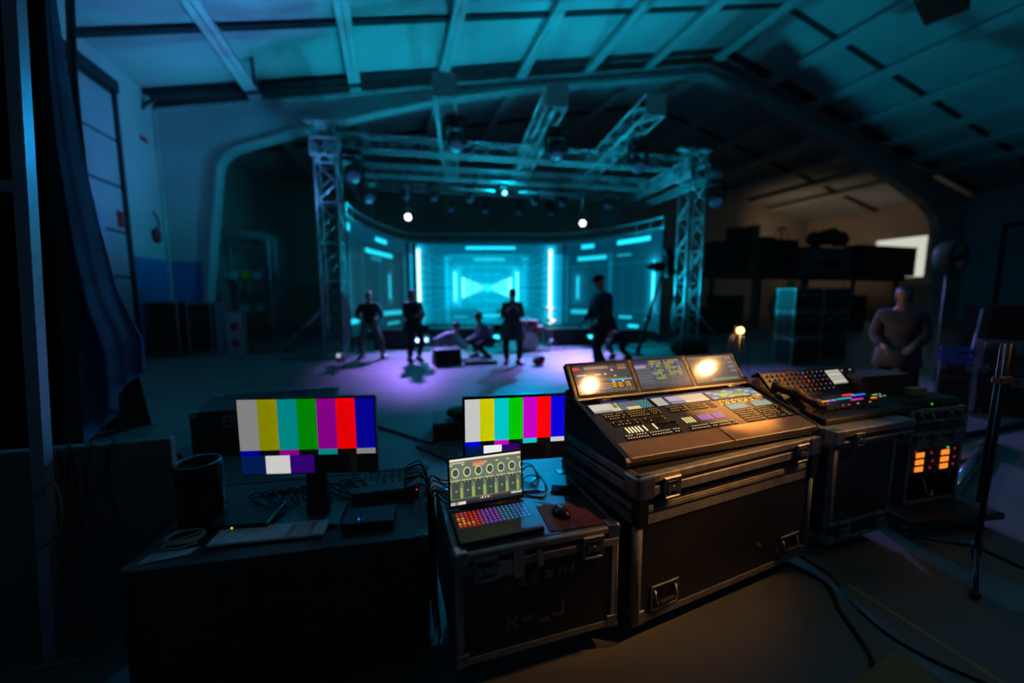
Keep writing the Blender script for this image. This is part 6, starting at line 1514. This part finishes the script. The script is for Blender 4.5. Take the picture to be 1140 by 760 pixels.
# wash down over the stage itself
for k, (u, v) in enumerate(((-2.6, 2.2), (0.2, 2.4), (3.0, 2.2))):
    spot('stage_down', ST(u, v, 4.3), ST(u*0.9, 1.1, 0), 1100, TEAL, 72, 0.9, 0.15)
spot('violet_beam', ST(2.6, 2.3, 4.0), ST(0.8, -0.9, 0), 8500, VIO, 42, 1.0, 0.08)
spot('violet_beam', ST(-3.35, 2.2, 4.0), ST(-3.0, -1.0, 0), 4200, VIO, 50, 1.0, 0.08)
spot('blue_side', ST(-4.4, -0.9, 3.4), (-6.4, 9.0, 7.4), 520, (0.10, 0.34, 1.0), 125, 0.8, 0.15)
spot('blue_front', ST(4.5, -0.4, 4.8), (6.6, 2.8, 0.3), 1300, (0.30, 0.24, 1.0), 62, 0.8, 0.15)
point('small_cyan_lamp', ST(-0.17, 2.42, 4.95), 70, TEAL, 0.05)
spot('frame_wash', ST(-4.15, 0.6, 4.2), (-4.9, 13.9, 4.6), 210, TEAL, 85, 0.7, 0.1)
spot('blue_wash', ST(0.9, 2.6, 4.7), ST(-0.8, -4.6, 0), 1500, (0.0, 0.42, 1.0), 62, 1.0, 0.1)
# warm lamps: the tripod lamp, and an added unseen fill for the far bay
point('work_lamp_light', WL+V((0, -0.06, wz)), 18, WARM, 0.05)
spot('far_bay_fill', (23.0, 19.8, 3.4), (28.5, 20.0, 7.0), 180, (1.0, 0.68, 0.42), 120, 0.9, 0.3)
# two pendant lamps over the mixing desk; their bulbs mirror in the tilted screens
def mirror_lamp(px, py, t_, label, e, tgt, ang):
    M = Matrix.Translation((0.99, 1.447, 0)) @ Matrix.Rotation(R(3.9), 4, 'Z')
    n_ = (M.to_3x3() @ V((0, -0.1885, 0.13))).normalized(); p0 = M @ V((0, 0.462, 0.985))
    d = ray(px, py).normalized(); tt = (p0-EYE).dot(n_)/d.dot(n_); hit = EYE+d*tt
    r_ = d-n_*(2*d.dot(n_)); q = hit+r_*t_
    t = thing('pendant_lamp', label, 'lamp', q)
    Mc = Matrix.Rotation(0, 4, 'Z') @ (hit-q).to_track_quat('Z', 'Y').to_matrix().to_4x4()
    m = MB(); m.lathe([(0.0, -0.12), (0.09, -0.11), (0.125, -0.05), (0.13, 0.13), (0.124, 0.13), (0.118, -0.03), (0.0, -0.09)], black, 24, Mc); m.build('shade', t)
    m = MB(); m.ball((0, 0, 0.0), 0.085, emis('pendant_bulb', (1.0, 0.74, 0.40), 28.0), 18); m.build('bulb', t)
    m = MB(); m.cyl((0, 0, 0.12), (0, 0, slope(q.x)-q.z), 0.006, cable, 6); m.build('cord', t)
    spot('pendant_light', q+(V(tgt)-q).normalized()*0.09, tgt, e, WARM, ang, 1.0, 0.04)
    return q
mirror_lamp(656, 428, 3.6, 'pendant lamp over the mixing desk, the one mirrored in the first tilted screen', 400, (1.35, 1.75, 0.88), 24)
mirror_lamp(786, 409, 4.2, 'pendant lamp over the mixing desk, the one mirrored in the third tilted screen', 400, (1.95, 1.75, 0.88), 24)

q = V((2.12, 1.50, 3.75)); tg = atz(796, 457, 0.87)
t = thing('pendant_lamp', 'narrow spot lamp hanging straight above the big console', 'lamp', q)
Mc = (tg-q).to_track_quat('Z', 'Y').to_matrix().to_4x4()
m = MB(); m.lathe([(0.0, -0.12), (0.05, -0.11), (0.065, -0.05), (0.068, 0.16), (0.063, 0.16), (0.058, -0.03), (0.0, -0.09)], black, 20, Mc); m.build('shade', t)
m = MB(); m.ball((0, 0, 0), 0.03, MATS['pendant_bulb'], 12); m.build('bulb', t)
m = MB(); m.cyl((0, 0, 0.1), (0, 0, slope(q.x)-q.z), 0.006, cable, 6); m.build('cord', t)
spot('desk_spot_light', q+(tg-q).normalized()*0.17, tg, 5200, WARM, 15, 1.0, 0.03)
# ================================================================ CAMERA AND RENDER LOOK
cam = bpy.data.cameras.new('camera'); co = bpy.data.objects.new('camera', cam); COL.objects.link(co)
cam.sensor_width = 36; cam.lens = CF*36/1140; cam.clip_start = 0.05; cam.clip_end = 200
co.location = EYE
co.rotation_euler = (math.pi/2-CP, 0, -CY)
cam.dof.use_dof = True; cam.dof.focus_distance = 1.95; cam.dof.aperture_fstop = 0.0139/0.025
S.camera = co
w = bpy.data.worlds.new('world'); S.world = w; w.use_nodes = True
w.node_tree.nodes['Background'].inputs['Color'].default_value = (0.02, 0.025, 0.04, 1)
w.node_tree.nodes['Background'].inputs['Strength'].default_value = 0.02
vs = S.view_settings; S.display_settings.display_device = 'sRGB'
vs.view_transform = 'Standard'; vs.look = 'None'; vs.exposure = 0; vs.gamma = 1; vs.use_curve_mapping = False
S.cycles.use_denoising = True
S.cycles.max_bounces = 6; S.cycles.diffuse_bounces = 3; S.cycles.glossy_bounces = 3
S.cycles.caustics_reflective = False; S.cycles.caustics_refractive = False
S.cycles.sample_clamp_indirect = 3.0
